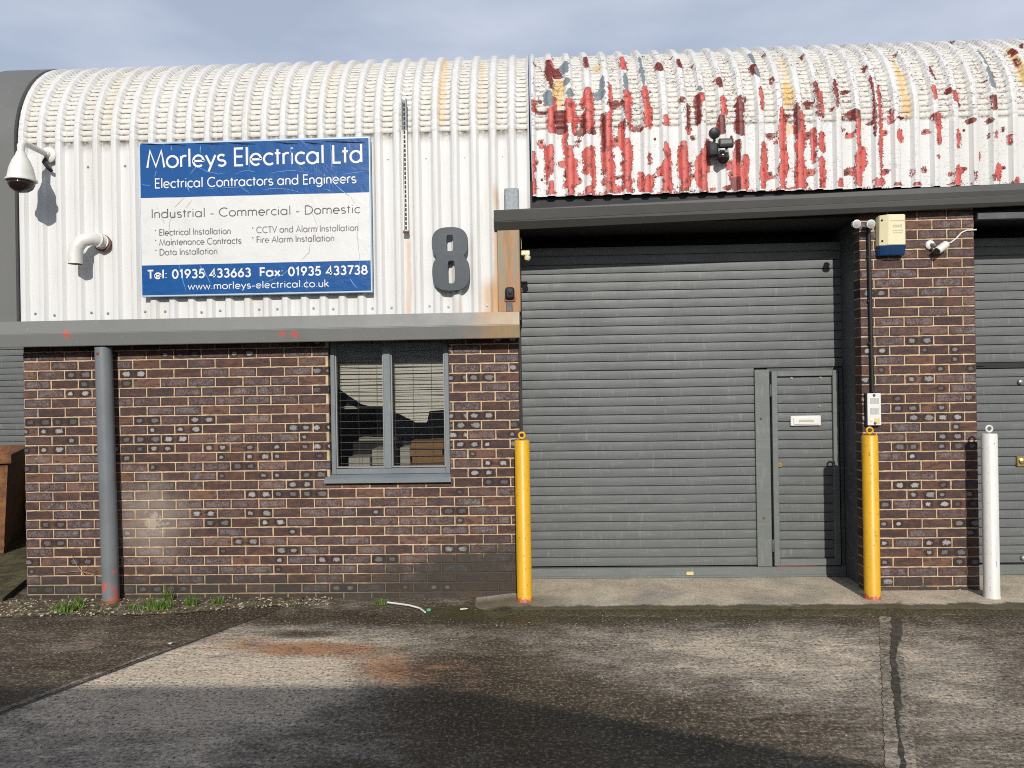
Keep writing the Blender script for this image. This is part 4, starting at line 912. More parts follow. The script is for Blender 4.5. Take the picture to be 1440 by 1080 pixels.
# ------------------------------------------------------------------ stroke lettering (geometric sans)
def arc(cx, cy, rx, ry, a0, a1, n=None):
    n = n or max(6, int(abs(a1-a0)/14)); return [(cx+rx*cos(radians(a0+(a1-a0)*i/n)), cy+ry*sin(radians(a0+(a1-a0)*i/n))) for i in range(n+1)]
XH = .63; RR = XH/2
GL = {
 'M': (1.0, [[(.05, 0), (.20, .96), (.5, .06), (.80, .96), (.95, 0)]]), 'E': (.56, [[(.50, .96), (.08, .96), (.08, 0), (.50, 0)], [(.08, .50), (.47, .50)]]), 'L': (.48, [[(.08, 1), (.08, .0), (.46, .0)]]),
 'C': (.86, [arc(.50, .48, .44, .48, 48, 312)]), 'I': (.20, [[(.10, 0), (.10, 1)]]), 'D': (.80, [[(.08, 0), (.08, .96), (.28, .96)] + arc(.28, .48, .46, .48, 90, -90) + [(.08, 0)]]),
 'T': (.58, [[(.02, .96), (.56, .96)], [(.29, .96), (.29, 0)]]), 'V': (.70, [[(.03, 1), (.35, .04), (.67, 1)]]), 'A': (.76, [[(.03, 0), (.38, .96), (.73, 0)], [(.16, .32), (.60, .32)]]), 'F': (.52, [[(.08, 0), (.08, .96), (.48, .96)], [(.08, .50), (.45, .50)]]),
 'a': (.72, [arc(.33, RR, .28, RR, 0, 360, 24), [(.61, 0), (.61, XH)]]), 'c': (.56, [arc(.34, RR, .28, RR, 48, 312)]), 'd': (.72, [arc(.33, RR, .28, RR, 0, 360, 24), [(.61, 0), (.61, 1.03)]]),
 'e': (.66, [[(.06, RR), (.60, RR)] + arc(.33, RR, .27, RR, 0, 312)]), 'f': (.34, [[(.14, 0), (.14, .80)] + arc(.30, .80, .16, .20, 180, 95), [(.02, XH), (.30, XH)]]),
 'g': (.72, [arc(.33, RR, .28, RR, 0, 360, 24), [(.61, XH), (.61, -.05)] + arc(.35, -.05, .26, .24, 0, -150)]), 'h': (.60, [[(.08, 0), (.08, 1.03)], arc(.29, XH-.22, .21, .22, 180, 0) + [(.50, 0)]]),
 'i': (.20, [[(.10, 0), (.10, XH)], [(.10, .86), (.10, .93)]]), 'k': (.54, [[(.08, 0), (.08, 1.03)], [(.46, XH), (.10, .30)], [(.20, .38), (.50, 0)]]), 'l': (.20, [[(.10, 0), (.10, 1.03)]]),
 'm': (.92, [[(.08, 0), (.08, XH)], arc(.27, XH-.20, .19, .20, 180, 0) + [(.46, 0)], arc(.65, XH-.20, .19, .20, 180, 0) + [(.84, 0)]]), 'n': (.60, [[(.08, 0), (.08, XH)], arc(.29, XH-.22, .21, .22, 180, 0) + [(.50, 0)]]),
 'o': (.68, [arc(.34, RR, .29, RR, 0, 360, 26)]), 'r': (.38, [[(.08, 0), (.08, XH)], arc(.28, XH-.22, .20, .22, 180, 65)]), 's': (.50, [arc(.25, XH*.74, .18, XH*.26, 35, 270, 14) + arc(.25, XH*.25, .20, XH*.25, 90, -145, 14)]),
 't': (.36, [[(.17, 0), (.17, .86)], [(.03, XH), (.32, XH)]]), 'u': (.60, [[(.08, XH), (.08, .22)] + arc(.29, .22, .21, .22, 180, 360) + [(.50, XH)], [(.50, .22), (.50, 0)]]), 'w': (.82, [[(.03, XH), (.22, .02), (.41, XH-.04), (.60, .02), (.79, XH)]]),
 'x': (.54, [[(.04, 0), (.48, XH)], [(.05, XH), (.50, 0)]]), 'y': (.56, [[(.03, XH), (.29, .04)], [(.53, XH), (.16, -.30)]]),
 '0': (.62, [arc(.31, .48, .24, .48, 0, 360, 26)]), '1': (.42, [[(.08, .78), (.25, .95), (.25, 0)]]), '3': (.58, [arc(.27, .72, .19, .24, 150, -90, 14), arc(.27, .26, .22, .26, 90, -155, 14)]),
 '4': (.62, [[(.44, 0), (.44, .96), (.05, .24), (.58, .24)]]), '5': (.58, [[(.50, .96), (.18, .96), (.11, .52)] + arc(.27, .30, .23, .30, 110, -150, 16)]), '6': (.60, [[(.42, .98), (.12, .44)], arc(.30, .29, .22, .29, 0, 360, 24)]),
 '7': (.56, [[(.04, .96), (.50, .96), (.20, 0)]]), '8': (.60, [arc(.30, .73, .18, .23, 0, 360, 20), arc(.30, .25, .23, .25, 0, 360, 22)]), '9': (.60, [[(.18, -.02), (.48, .52)], arc(.30, .67, .22, .29, 0, 360, 24)]),
 '-': (.40, [[(.06, .30), (.34, .30)]]), ':': (.22, [[(.11, .02), (.11, .09)], [(.11, .54), (.11, .61)]]), '.': (.22, [[(.11, .0), (.11, .07)]]), '*': (.30, [[(.15, .72), (.15, .92)], [(.07, .77), (.23, .87)], [(.23, .77), (.07, .87)]]), ' ': (.30, []),
 'R': (.62, [[(.08, 0), (.08, .96), (.28, .96)] + arc(.28, .71, .22, .25, 90, -90) + [(.08, .46)], [(.28, .46), (.54, 0)]]), 'S': (.56, [arc(.28, .72, .20, .24, 35, 270, 14) + arc(.28, .24, .23, .24, 90, -145, 14)]), 'Y': (.62, [[(.03, .96), (.31, .46), (.59, .96)], [(.31, .46), (.31, 0)]]),
}
def text_width(s, trk): return sum(GL[c][0]+trk for c in s) - trk
def stroke(bm, pts, th, f, depth):
    closed = len(pts) > 3 and abs(pts[0][0]-pts[-1][0]) < 1e-5 and abs(pts[0][1]-pts[-1][1]) < 1e-5
    P = [Vector((a, b)) for a, b in pts]; P = P[:-1] if closed else P; n = len(P); L, R_ = [], []
    for i in range(n):
        a = P[(i-1) % n] if (closed or i > 0) else None; b = P[(i+1) % n] if (closed or i < n-1) else None
        d0 = (P[i]-a).normalized() if a is not None else (b-P[i]).normalized(); d1 = (b-P[i]).normalized() if b is not None else d0
        n0, n1 = Vector((-d0.y, d0.x)), Vector((-d1.y, d1.x)); mtr = n0+n1
        if mtr.length < .3: mtr = n0
        mtr.normalize(); k = min(1.8, 1/max(.35, mtr.dot(n0)))*th/2
        L.append(P[i]+mtr*k); R_.append(P[i]-mtr*k)
    vl = [bm.verts.new(f(p.x, p.y, depth)) for p in L]; vr = [bm.verts.new(f(p.x, p.y, depth)) for p in R_]
    for i in range(n if closed else n-1):
        j = (i+1) % n; bm.faces.new((vr[i], vr[j], vl[j], vl[i]))
def text(bm, s, x0, x1, base, cap, th, f, trk=.05, depth=0.0):
    w = text_width(s, trk); sx = (x1-x0)/w; x = x0; ratio = sx/cap
    for c in s:
        adv, strokes = GL[c]
        for k, st in enumerate(strokes):      # stroke in cap-height space so that weight stays even; stretch x only a little
            stroke(bm, [(p[0]*ratio, p[1]) for p in st], th, lambda a, b, d, X=x: f(X + a*cap, base + b*cap, d), depth + .00012*k)
        x += (adv+trk)*sx

# ------------------------------------------------------------------ the sign
TLs, TRs, BLs, BRs = (at(195, 200, -.07), at(519, 193, -.07), at(200, 418, -.07), at(525, 411, -.07))
SX0, SX1 = (TLs.x+BLs.x)/2, (TRs.x+BRs.x)/2; SZ1, SZ0 = (TLs.z+TRs.z)/2, (BLs.z+BRs.z)/2; SW, SH = SX1-SX0, SZ1-SZ0; YS = -.075
sg = thing('signboard', (SX0+SW/2, YS, SZ0), "large blue and white company signboard with cracked vinyl on the white cladding", 'sign')
bm = B(); box(bm, SX0, SX1, YS, -.034, SZ0, SZ1, .003); obj('board', bm, 'sign_frame', sg)
def fs(x, v, d): return (x, YS-.0015-d, v)
def panel(v0, v1, mat, name, y):
    bm = B(); n = 40; mrows = 14; e = .010
    V = [[bm.verts.new((SX0+e+(SW-2*e)*i/n, YS-y-.0012*(sin(i*.7+j*1.1)*sin(j*.9+i*.23)), SZ1-SH*v0-(SH*(v1-v0))*j/mrows)) for i in range(n+1)] for j in range(mrows+1)]
    for a, b in zip(V, V[1:]):
        for i in range(n): bm.faces.new((a[i], b[i], b[i+1], a[i+1]))
    return obj(name, bm, mat, sg, smooth=True)
panel(.012, .36, 'sign_blue', 'blue_panel', .0035); panel(.36, .796, 'sign_white', 'white_panel', .0035); panel(.796, .988, 'sign_blue', 'blue_panel', .0035)
YT = YS-.0058
def ft(x, z, d): return (x, YT-d, z)
def line(s, u0, u1, v, cap, th, mat, name, trk=.05):
    x0, x1 = SX0+SW*u0, SX0+SW*u1; sx = (x1-x0)/text_width(s, trk); x = x0
    for wd_ in s.split(' '):                  # every word its own part
        if wd_:
            w = text_width(wd_, trk)*sx; bm = B(); text(bm, wd_, x, x+w, SZ1-SH*v, SH*cap, th, ft, trk); obj(name, bm, mat, sg)
            x += w + trk*sx
        x += (GL[' '][0]+trk)*sx
line('Morleys Electrical Ltd', .033, .972, .165, .113, .122, 'ink_white', 'lettering', .04)
line('Electrical Contractors and Engineers', .068, .940, .297, .061, .125, 'ink_white', 'lettering')
line('Industrial - Commercial - Domestic', .050, .955, .490, .056, .105, 'ink_dark', 'lettering', .06)
line('* Electrical Installation', .064, .396, .604, .040, .135, 'ink_mid', 'lettering', .06)
line('* Maintenance Contracts', .064, .440, .668, .040, .135, 'ink_mid', 'lettering', .06)
line('* Data Installation', .064, .336, .732, .040, .135, 'ink_mid', 'lettering', .06)
line('* CCTV and Alarm Installation', .486, .946, .603, .040, .135, 'ink_mid', 'lettering', .06)
line('* Fire Alarm Installation', .486, .842, .666, .040, .135, 'ink_mid', 'lettering', .06)
line('Tel: 01935 433663  Fax: 01935 433738', .030, .982, .882, .054, .20, 'ink_white', 'lettering', .07)
line('www.morleys-electrical.co.uk', .205, .815, .958, .044, .135, 'ink_white', 'lettering', .07)
def crease(lst, mat, r=.0042):
    for pl in lst:                            # coordinates in the 1440 x 1080 zoom of the board
        bm = B(); pts = []
        for a, b in zip(pl, pl[1:]):
            for i in range(4): t = i/4; pts.append((a[0]+(b[0]-a[0])*t+random.uniform(-2, 2), a[1]+(b[1]-a[1])*t+random.uniform(-2, 2)))
        pts.append(pl[-1]); k = len(pts)
        w3 = [at(180+a/4, 180+b/4, -.07) for a, b in pts]
        tube(bm, [(p.x, YS-.0025, min(max(p.z, SZ0+.015), SZ1-.015)) for p in w3], [r*(.25+.95*sin(pi*(i+.3)/(k-.4))) for i in range(k)], 6)
        obj('vinyl_crease', bm, mat, sg, smooth=True)
crease([[(245, 105), (246, 135)], [(410, 100), (410, 150)], [(390, 215), (440, 245), (510, 262), (560, 255)], [(350, 270), (390, 215)], [(680, 100), (684, 235), (690, 245)], [(600, 262), (650, 245), (690, 245), (720, 250)],
        [(800, 262), (850, 248), (920, 240), (1060, 262)], [(918, 98), (922, 240)], [(1140, 90), (1152, 262)], [(330, 320), (350, 365)], [(440, 342), (560, 340), (640, 335), (695, 375)], [(760, 355), (800, 343), (900, 347), (1000, 372)], [(1100, 340), (1145, 362)],
        [(80, 320), (130, 328)], [(1150, 265), (1155, 310), (1210, 360), (1250, 385)], [(1200, 265), (1330, 245)], [(165, 240), (150, 290)]], 'crease_blue')
crease([[(320, 390), (265, 450)], [(365, 400), (330, 450)], [(1250, 385), (1280, 425)], [(270, 470), (240, 520), (235, 570), (260, 690), (290, 765)], [(980, 385), (1040, 480), (1070, 560), (1050, 600)], [(1030, 620), (1020, 700), (970, 750)], [(1300, 480), (1290, 600), (1305, 740)], [(160, 430), (210, 540)]], 'crease_white', .0030)
crease([[(400, 770), (430, 800), (475, 900)], [(290, 770), (310, 850), (330, 925)], [(940, 770), (870, 830), (750, 880)], [(1305, 755), (1300, 850)], [(1245, 840), (1270, 880), (1300, 910)], [(1005, 850), (1008, 920)]], 'crease_blue', .0035)
for a, b, c, d in ((75, 90, 200, 97), (205, 92, 330, 100), (570, 86, 720, 92), (830, 80, 960, 90), (1000, 82, 1090, 92), (380, 88, 560, 92), (1110, 78, 1330, 84)):
    bm = B(); p, q = at(180+a/4, 180+b/4, -.07), at(180+c/4, 180+d/4, -.07); tube(bm, [(p.x, YS-.004, p.z), ((p.x+q.x)/2, YS-.006, (p.z+q.z)/2+random.uniform(-.006, .006)), (q.x, YS-.004, q.z)], [.002, .005, .002], 6)
    obj('torn_edge', bm, 'dark_item', sg)

# big figure 8
cu = bpy.data.curves.new('number', 'CURVE'); cu.dimensions = '2D'; cu.fill_mode = 'BOTH'; cu.extrude = .012; cu.bevel_depth = .002
def sp(pts):
    s = cu.splines.new('POLY'); s.points.add(len(pts)-1)
    for p, q in zip(s.points, pts): p.co = (q[0], q[1], 0, 1)
    s.use_cyclic_u = True
def se(t, a, b, e=2.7): return (a*abs(cos(t))**(2/e)*(1 if cos(t) > 0 else -1), b*abs(sin(t))**(2/e)*(1 if sin(t) > 0 else -1))
k = 1/1516.0                                  # zoom pixels -> metres
top = [(x, 175+z) for x, z in (se(pi*i/36 - .0, 212, 188) for i in range(-9, 46))]; bot = [(x+8, -172+z) for x, z in (se(pi + pi*i/36, 220, 215) for i in range(-9, 46))]
top = [p for p in top if p[1] > 30 or abs(p[0]) > 160]; bot = [p for p in bot if p[1] < 12 or abs(p[0]) > 160]
top = [p for p in top if p[1] >= 22]; bot = [p for p in bot if p[1] <= 22]
sp([(x*k, z*k) for x, z in top+bot])
for cx, cz, a, b in ((2, 177, 42, 98), (12, -168, 43, 137)):
    sp([((cx+u)*k, (cz+v)*k) for u, v in (se(2*pi*i/40, a, b, 4.5) for i in range(40))])
tmp = bpy.data.objects.new('t', cu); COL.objects.link(tmp); dg = bpy.context.evaluated_depsgraph_get(); me = bpy.data.meshes.new_from_object(tmp.evaluated_get(dg)); bpy.data.objects.remove(tmp)
c8 = at(633, 363, -.075); me.transform(Matrix.Rotation(pi/2, 4, 'X')); me.materials.clear()
me.transform(Matrix.Translation((c8.x, -.072, c8.z)))
prop(link('unit_number', me, 'number', loc=(c8.x, -.07, c8.z-.26)), 'big slate grey figure 8 standing off the white cladding', 'number')

# slotted channel on the white cladding
t = thing('slotted_channel', (-1.02, -.05, 2.91), 'thin slotted steel channel hanging upright between the sign and the figure 8', 'channel')
def channel(zs, mat, name, slots):
    bm = B(); x = -1.020; w = .021
    for a, b in zs:
        box(bm, x-w, x-w+.004, -.073, -.034, a, b); box(bm, x+w-.004, x+w, -.073, -.034, a, b); box(bm, x-w+.004, x+w-.004, -.038, -.034, a, b)
        box(bm, x-w+.004, x-w+.010, -.073, -.070, a, b); box(bm, x+w-.010, x+w-.004, -.073, -.070, a, b)
    return obj(name, bm, mat, t)
channel([(2.91, 3.70)], 'white_plastic', 'channel_length', 1); channel([(3.702, 3.95)], 'galv', 'bare_end', 1)
bm = B(); z = 2.925
while z < 3.93:
    box(bm, -1.029, -1.011, -.0395, -.0382, z, z+.026); z += .036
obj('slots', bm, 'black', t)
bm = B(); box(bm, -1.042, -.998, -.074, -.030, 2.896, 2.909); obj('end_cap', bm, 'rust_screw', t)

# dome camera on its arm
D = thing('dome_camera', (-3.915, -.02, 3.36), 'white dome security camera on a wall arm at the left end of the cladding', 'camera')
xb_, zb_ = -3.905, 3.595
bm = B(); lathe(bm, [(.062, 0), (.062, .012), (.050, .022), (.030, .026), (.022, .05)], (xb_, -.028, zb_), (0, -1, 0), 24); obj('wall_plate', bm, 'white_plastic', D, smooth=35)
bm = B(); tube(bm, [(xb_, -.05, zb_), (xb_-.005, -.15, zb_+.003), (xb_-.012, -.27, zb_+.010), (xb_-.014, -.315, zb_+.005), (xb_-.015, -.335, zb_-.02), (xb_-.015, -.338, zb_-.09)], [.021, .021, .022, .027, .027, .024], 18); obj('arm', bm, 'white_plastic', D, smooth=35)
cx, cy = xb_-.015, -.338
bm = B(); lathe(bm, [(.020, 3.532), (.030, 3.525), (.040, 3.495), (.062, 3.455), (.082, 3.40), (.093, 3.345), (.098, 3.318), (.108, 3.314), (.108, 3.302), (.096, 3.298)], (cx, cy, 0), (0, 0, 1), 32); obj('housing', bm, 'white_plastic', D, smooth=35)
bm = B(); lathe(bm, [(.093, 3.301), (.090, 3.275), (.075, 3.245), (.045, 3.222), (.015, 3.214), (0, 3.2135)], (cx, cy, 0), (0, 0, 1), 32); obj('dome', bm, 'dark_dome', D, smooth=True)
bm = B(); tube(bm, [(xb_-.01, -.06, zb_-.04), (xb_-.012, -.08, zb_-.07), (xb_+.01, -.065, zb_-.11), (xb_+.03, -.04, zb_-.135)], .014, 10); obj('cable', bm, 'black', D, smooth=True)

# vent pipe elbow
V_ = thing('vent_pipe', (-3.47, -.0, 2.9), 'white plastic elbow vent pipe turned down below the dome camera', 'pipe')
vb = at(143, 342, -.03)
bm = B(); pts = [(vb.x+.01, .0, vb.z), (vb.x+.005, -.07, vb.z+.012), (vb.x-.03, -.12, vb.z+.02), (vb.x-.085, -.150, vb.z+.0), (vb.x-.125, -.160, vb.z-.055), (vb.x-.135, -.163, vb.z-.12), (vb.x-.135, -.163, vb.z-.185)]
tube(bm, pts, .0525, 22, False); tube(bm, pts[::-1], .046, 22, False)
bmesh.ops.subdivide_edges(bm, edges=[], cuts=0)
obj('elbow', bm, 'white_plastic', V_, smooth=50)
bm = B(); torus(bm, (vb.x+.006, -.045, vb.z+.006), .054, .006, (0, 1, -.12)); torus(bm, (vb.x-.001, -.085, vb.z+.013), .054, .006, (.35, 1, -.15)); obj('pipe_collar', bm, 'white_plastic', V_, smooth=True)
bm = B(); lathe(bm, [(.068, 0), (.068, .01), (.055, .012)], (vb.x+.01, -.028, vb.z), (0, -1, 0), 22); obj('seal', bm, 'rust_screw', V_)

# little black doorbell camera on the rusty post
t = thing('doorbell_camera', (-.208, -.05, 2.40), 'small black camera button on the rust-stained post above the fascia', 'camera')
bm = B(); box(bm, -.246, -.172, -.088, -.051, 2.355, 2.448, .022, 4); obj('body', bm, 'black', t, smooth=40)
bm = B(); lathe(bm, [(.017, 0), (.014, .004), (0, .005)], (-.207, -.088, 2.40), (0, -1, 0), 16); obj('lens', bm, 'dark_dome', t)
bm = B(); box(bm, -.252, -.166, -.058, -.0505, 2.335, 2.37, .006); obj('red_backing', bm, 'red_paint', t)
bm = B(); box(bm, -.240, -.185, -.056, -.0505, 2.262, 2.334, .002); obj('cable_cover', bm, 'jamb', t)
# cream sensor on the reveal
t = thing('motion_sensor', (-.08, .06, 2.71), 'small cream motion sensor sticking out into the dark door opening', 'sensor')
bm = B(); box(bm, -.119, -.048, .03, .075, 2.712, 2.752, .008, 2); obj('bracket', bm, 'cream_plastic', t)
bm = B(); lathe(bm, [(.008, .02), (.024, .014), (.026, -.006), (.018, -.022), (0, -.026)], (-.068, .05, 2.696), (.2, 0, 1), 16); obj('sensor_head', bm, 'cream_plastic', t, smooth=40)

# floodlight with sensor on the peeling sheeting
F0 = thing('floodlight', (1.42, -.05, 3.5), 'black floodlight with round sensor wired on the peeling red and white sheeting', 'light')
def A9(x, z, Y=-.09): return at(980+x/13.5, 160+z/13.5, Y)
a, b = A9(225, 800), A9(400, 560); bm = B(); box(bm, a.x, b.x, -.115, -.033, a.z, b.z, .012, 2); obj('junction_box', bm, 'black', F0, smooth=40)
a = A9(330, 370, -.13); bm = B(); lathe(bm, [(.020, -.03), (.038, -.02), (.044, .0), (.040, .022), (.02, .032), (0, .034)], a, (.15, -.9, -.3), 18); obj('sensor_head', bm, 'dark_item', F0, smooth=40)
b = A9(330, 510, -.10); bm = B(); tube(bm, [a, b, A9(320, 580, -.09)], .012, 10); obj('stem', bm, 'steel', F0, smooth=True)
a, b = A9(420, 640, -.15), A9(690, 470, -.15); bm = B(); box(bm, a.x, b.x, -.165, -.125, a.z, b.z, .006, 2); obj('lamp_housing', bm, 'black', F0, smooth=40)
a, b = A9(445, 580, -.15), A9(660, 500, -.15); bm = B(); box(bm, a.x, b.x, -.1668, -.1655, a.z, b.z); obj('lamp_glass', bm, 'flood_glass', F0)
a = A9(500, 830, -.1); bm = B(); lathe(bm, [(.03, -.03), (.046, -.015), (.048, .006), (.03, .024), (0, .028)], a, (.1, -.95, -.25), 18); obj('sensor_eye', bm, 'dark_dome', F0, smooth=40)
bm = B(); tube(bm, [A9(580, 640, -.14), A9(600, 760, -.13), A9(560, 880, -.1), A9(450, 945, -.08), A9(380, 900, -.06), A9(360, 860, -.05)], .0055, 8); tube(bm, [A9(560, 650, -.13), A9(540, 730, -.12), A9(510, 800, -.10)], .008, 8); obj('cable', bm, 'steel', F0, smooth=True)

# twin spotlights above the conduit
for (px, Y, lab) in ((1204, -.02, 'round white spotlight over the dark door reveal, left of its twin'), (1224, -.05, 'round white spotlight on top of the black conduit, right of its twin')):
    c = at(px, 315, Y-.05); t = thing('spotlight', c, lab, 'light', 'twin spotlights under the fascia')
    bm = B(); lathe(bm, [(.012, -.05), (.022, -.045), (.026, -.01), (.031, .006), (.033, .012), (.028, .016)], c, (0, -1, -.18), 20); obj('lamp_body', bm, 'white_plastic', t, smooth=40)
    bm = B(); lathe(bm, [(.028, .012), (.026, .018), (.012, .022), (0, .023)], c, (0, -1, -.18), 20); obj('lamp_glass', bm, 'lens_glass', t, smooth=40)
    bm = B(); tube(bm, [c+Vector((0, .045, .0)), c+Vector((.02 if px < 1210 else -.0, .068+Y*.4, .004))], .012, 8); obj('bracket', bm, 'black', t)
# conduit
t = thing('conduit', (2.59, -.01, 1.58), 'thin black cable conduit running down the brick pier to the intercom', 'cable')
bm = B(); tube(bm, [(2.586, -.018, 2.86), (2.589, -.018, 2.2), (2.594, -.018, 1.585)], .0145, 10); obj('conduit_tube', bm, 'black', t, smooth=40)
for z in (2.62, 2.28, 1.95):
    bm = B(); box(bm, 2.568, 2.612, -.026, -.001, z, z+.016, .002); obj('saddle_clip', bm, 'black', t)
# alarm box
A_ = thing('alarm_box', (2.75, -.02, 2.63), 'cream burglar alarm box with dark blue base high on the brick pier', 'alarm')
x0, x1, z0, z1 = 2.645, 2.853, 2.71, 2.945
bm = B(); outl = [(x0, z0), (x1, z0), (x1, z1), (x0, z1)]
f0 = [(x0, -.002), (x1, -.002), (x1-.006, -.060), (x1-.020, -.078), (x0+.065, -.078), (x0+.010, -.045)]
prism_z(bm, f0, z0, z1); bmesh.ops.bevel(bm, geom=list(bm.edges), offset=.004, segments=2, affect='EDGES'); obj('housing', bm, 'cream_plastic', A_, smooth=30)
bm = B(); f1 = [(x0-.004, -.002), (x1+.003, -.002), (x1-.004, -.064), (x1-.018, -.083), (x0+.064, -.083), (x0+.005, -.048)]
n = len(f1); lo = [bm.verts.new((x+(.01 if x > 2.75 else -.0)*-1, y*.86, z0-.078)) for x, y in f1]; hi = [bm.verts.new((x, y, z0-.002)) for x, y in f1]
for i in range(n): bm.faces.new((lo[i], lo[(i+1) % n], hi[(i+1) % n], hi[i]))
bm.faces.new(lo); bm.faces.new(hi); bmesh.ops.bevel(bm, geom=list(bm.edges), offset=.004, segments=2, affect='EDGES'); obj('strobe_base', bm, 'blue_lens', A_, smooth=30)
bm = B()
def fa(x, z, d): return (x, -.0793-d, z)
for zz_, xa_, xb_, h_ in ((2.845, 2.745, 2.812, .022), (2.816, 2.740, 2.818, .011), (2.800, 2.744, 2.814, .009)):   # worn print, too faint to read in the photograph
    x = xa_
    while x < xb_:
        w_ = random.uniform(.004, .010); box(bm, x, min(x+w_, xb_), -.0797, -.0788, zz_, zz_+h_*random.uniform(.75, 1)); x += w_+.004
box(bm, 2.725, 2.835, -.0797, -.0788, 2.893, 2.900); obj('print', bm, 'faint_ink', A_)
for z in (2.745, 2.905):
    bm = B(); lathe(bm, [(.008, -.01), (.008, .003), (0, .004)], (2.672, -.056, z), (-.6, -.8, 0), 8); obj('fixing_hole', bm, 'black', A_)
# white bullet camera with cable
C_ = thing('bullet_camera', (3.09, 0, 2.70), 'small white bullet camera with trailing white cable on the brick pier', 'camera')
p0 = at(1309, 344, -.02); bm = B(); lathe(bm, [(.036, 0), (.036, .01), (.028, .018), (.014, .022)], (p0.x, -.002, p0.z), (0, -1, 0), 20); obj('wall_plate', bm, 'white_plastic', C_, smooth=40)
p1, p2 = at(1314, 347, -.06), at(1326, 345, -.05)
bm = B(); tube(bm, [(p0.x, -.02, p0.z), (p0.x+.012, -.05, p0.z-.008), tuple(p1)], .012, 10); obj('swivel', bm, 'steel', C_, smooth=40)
e0 = at(1331, 343, -.055); e1 = at(1318, 353, -.085)
bm = B(); tube(bm, [e0, e0.lerp(e1, .05), e0.lerp(e1, .9), e1], [.024, .029, .031, .027], 16); obj('camera_body', bm, 'white_plastic', C_, smooth=40)
bm = B(); dr = (e1-e0).normalized(); lathe(bm, [(.025, -.001), (.024, .002), (0, .003)], e1, dr, 16); obj('lens', bm, 'jamb', C_)
cp = [at(1330, 343, -.05), at(1337, 341, -.012), at(1345, 335, -.008), at(1352, 327, -.008), at(1359, 324, -.008), at(1373, 323, -.008)]
bm = B(); tube(bm, cp, .006, 8); obj('cable', bm, 'white_plastic', C_, smooth=True)
# intercom
I_ = thing('intercom', (2.592, 0, 1.32), 'white intercom panel on black backing box above a yellow bollard', 'intercom')
bm = B(); box(bm, 2.536, 2.646, -.034, -.002, 1.318, 1.574, .004); obj('back_box', bm, 'black', I_)
bm = B(); box(bm, 2.543, 2.646, -.046, -.0345, 1.324, 1.572, .003); obj('face_plate', bm, 'white_plastic', I_)
bm = B()
for z0, z1 in ((1.490, 1.535), (1.408, 1.458)):
    for i in range(11): x = 2.564+.0062*i; box(bm, x, x+.0028, -.0468, -.0458, z0, z1)
obj('speaker_slots', bm, 'galv', I_)
bm = B(); box(bm, 2.590, 2.634, -.0472, -.0459, 1.336, 1.378); obj('call_label', bm, 'tag_yellow', I_)
bm = B(); lathe(bm, [(.011, 0), (.010, .005), (0, .006)], (2.572, -.046, 1.362), (0, -1, 0), 14); obj('call_button', bm, 'white_plastic', I_, smooth=40)
hat_screw('screw', I_, [(2.594, -.0458, 1.556), (2.598, -.0458, 1.340)], 'jamb')

# rusty skip behind the left corner
K = thing('skip', (-6.2, 1.8, .045), 'rusty orange steel skip behind the left corner of the brick wall', 'skip')
KF = Vector((-5.40, 1.50)); kb = Vector((-.47, .883)); kl = Vector((-.883, -.47))
def kp(a, b, z): p = KF + kb*a + kl*b; return Vector((p.x, p.y, z))
KT = [kp(0, 0, 1.03), kp(1.5, 0, 1.03), kp(1.5, 2.2, 1.03), kp(0, 2.2, 1.03)]; KL = [kp(.05, .06, .05), kp(1.45, .06, .05), kp(1.45, 2.14, .05), kp(.05, 2.14, .05)]
KI = [kp(.05, .05, 1.03), kp(1.45, .05, 1.03), kp(1.45, 2.15, 1.03), kp(.05, 2.15, 1.03)]
bm = B(); lo = [bm.verts.new(p) for p in KL]; hi = [bm.verts.new(p) for p in KT]; inn = [bm.verts.new(p) for p in KI]; dn = [bm.verts.new((p.x, p.y, .12)) for p in KI]
for i in range(4):
    k = (i+1) % 4; bm.faces.new((lo[i], lo[k], hi[k], hi[i])); bm.faces.new((hi[i], hi[k], inn[k], inn[i])); bm.faces.new((inn[i], inn[k], dn[k], dn[i]))
bm.faces.new(lo); bm.faces.new(dn); obj('skip_body', bm, 'rust', K)
bm = B()
for a, b, c, d in ((-.035, .045, -.03, 2.23), (1.46, 1.54, -.03, 2.23), (.045, 1.46, -.03, .04), (.045, 1.46, 2.16, 2.23)):
    q = [kp(a, c, 0), kp(b, c, 0), kp(b, d, 0), kp(a, d, 0)]; prism_z(bm, [(p.x, p.y) for p in q], .97, 1.06)
obj('rim', bm, 'rust', K)
for b in (.35, 1.05, 1.75):
    q = [kp(-.04, b, 0), kp(-.0, b, 0), kp(-.0, b+.08, 0), kp(-.04, b+.08, 0)]; bm = B(); prism_z(bm, [(p.x, p.y) for p in q], .1, .968); obj('rib', bm, 'rust', K)

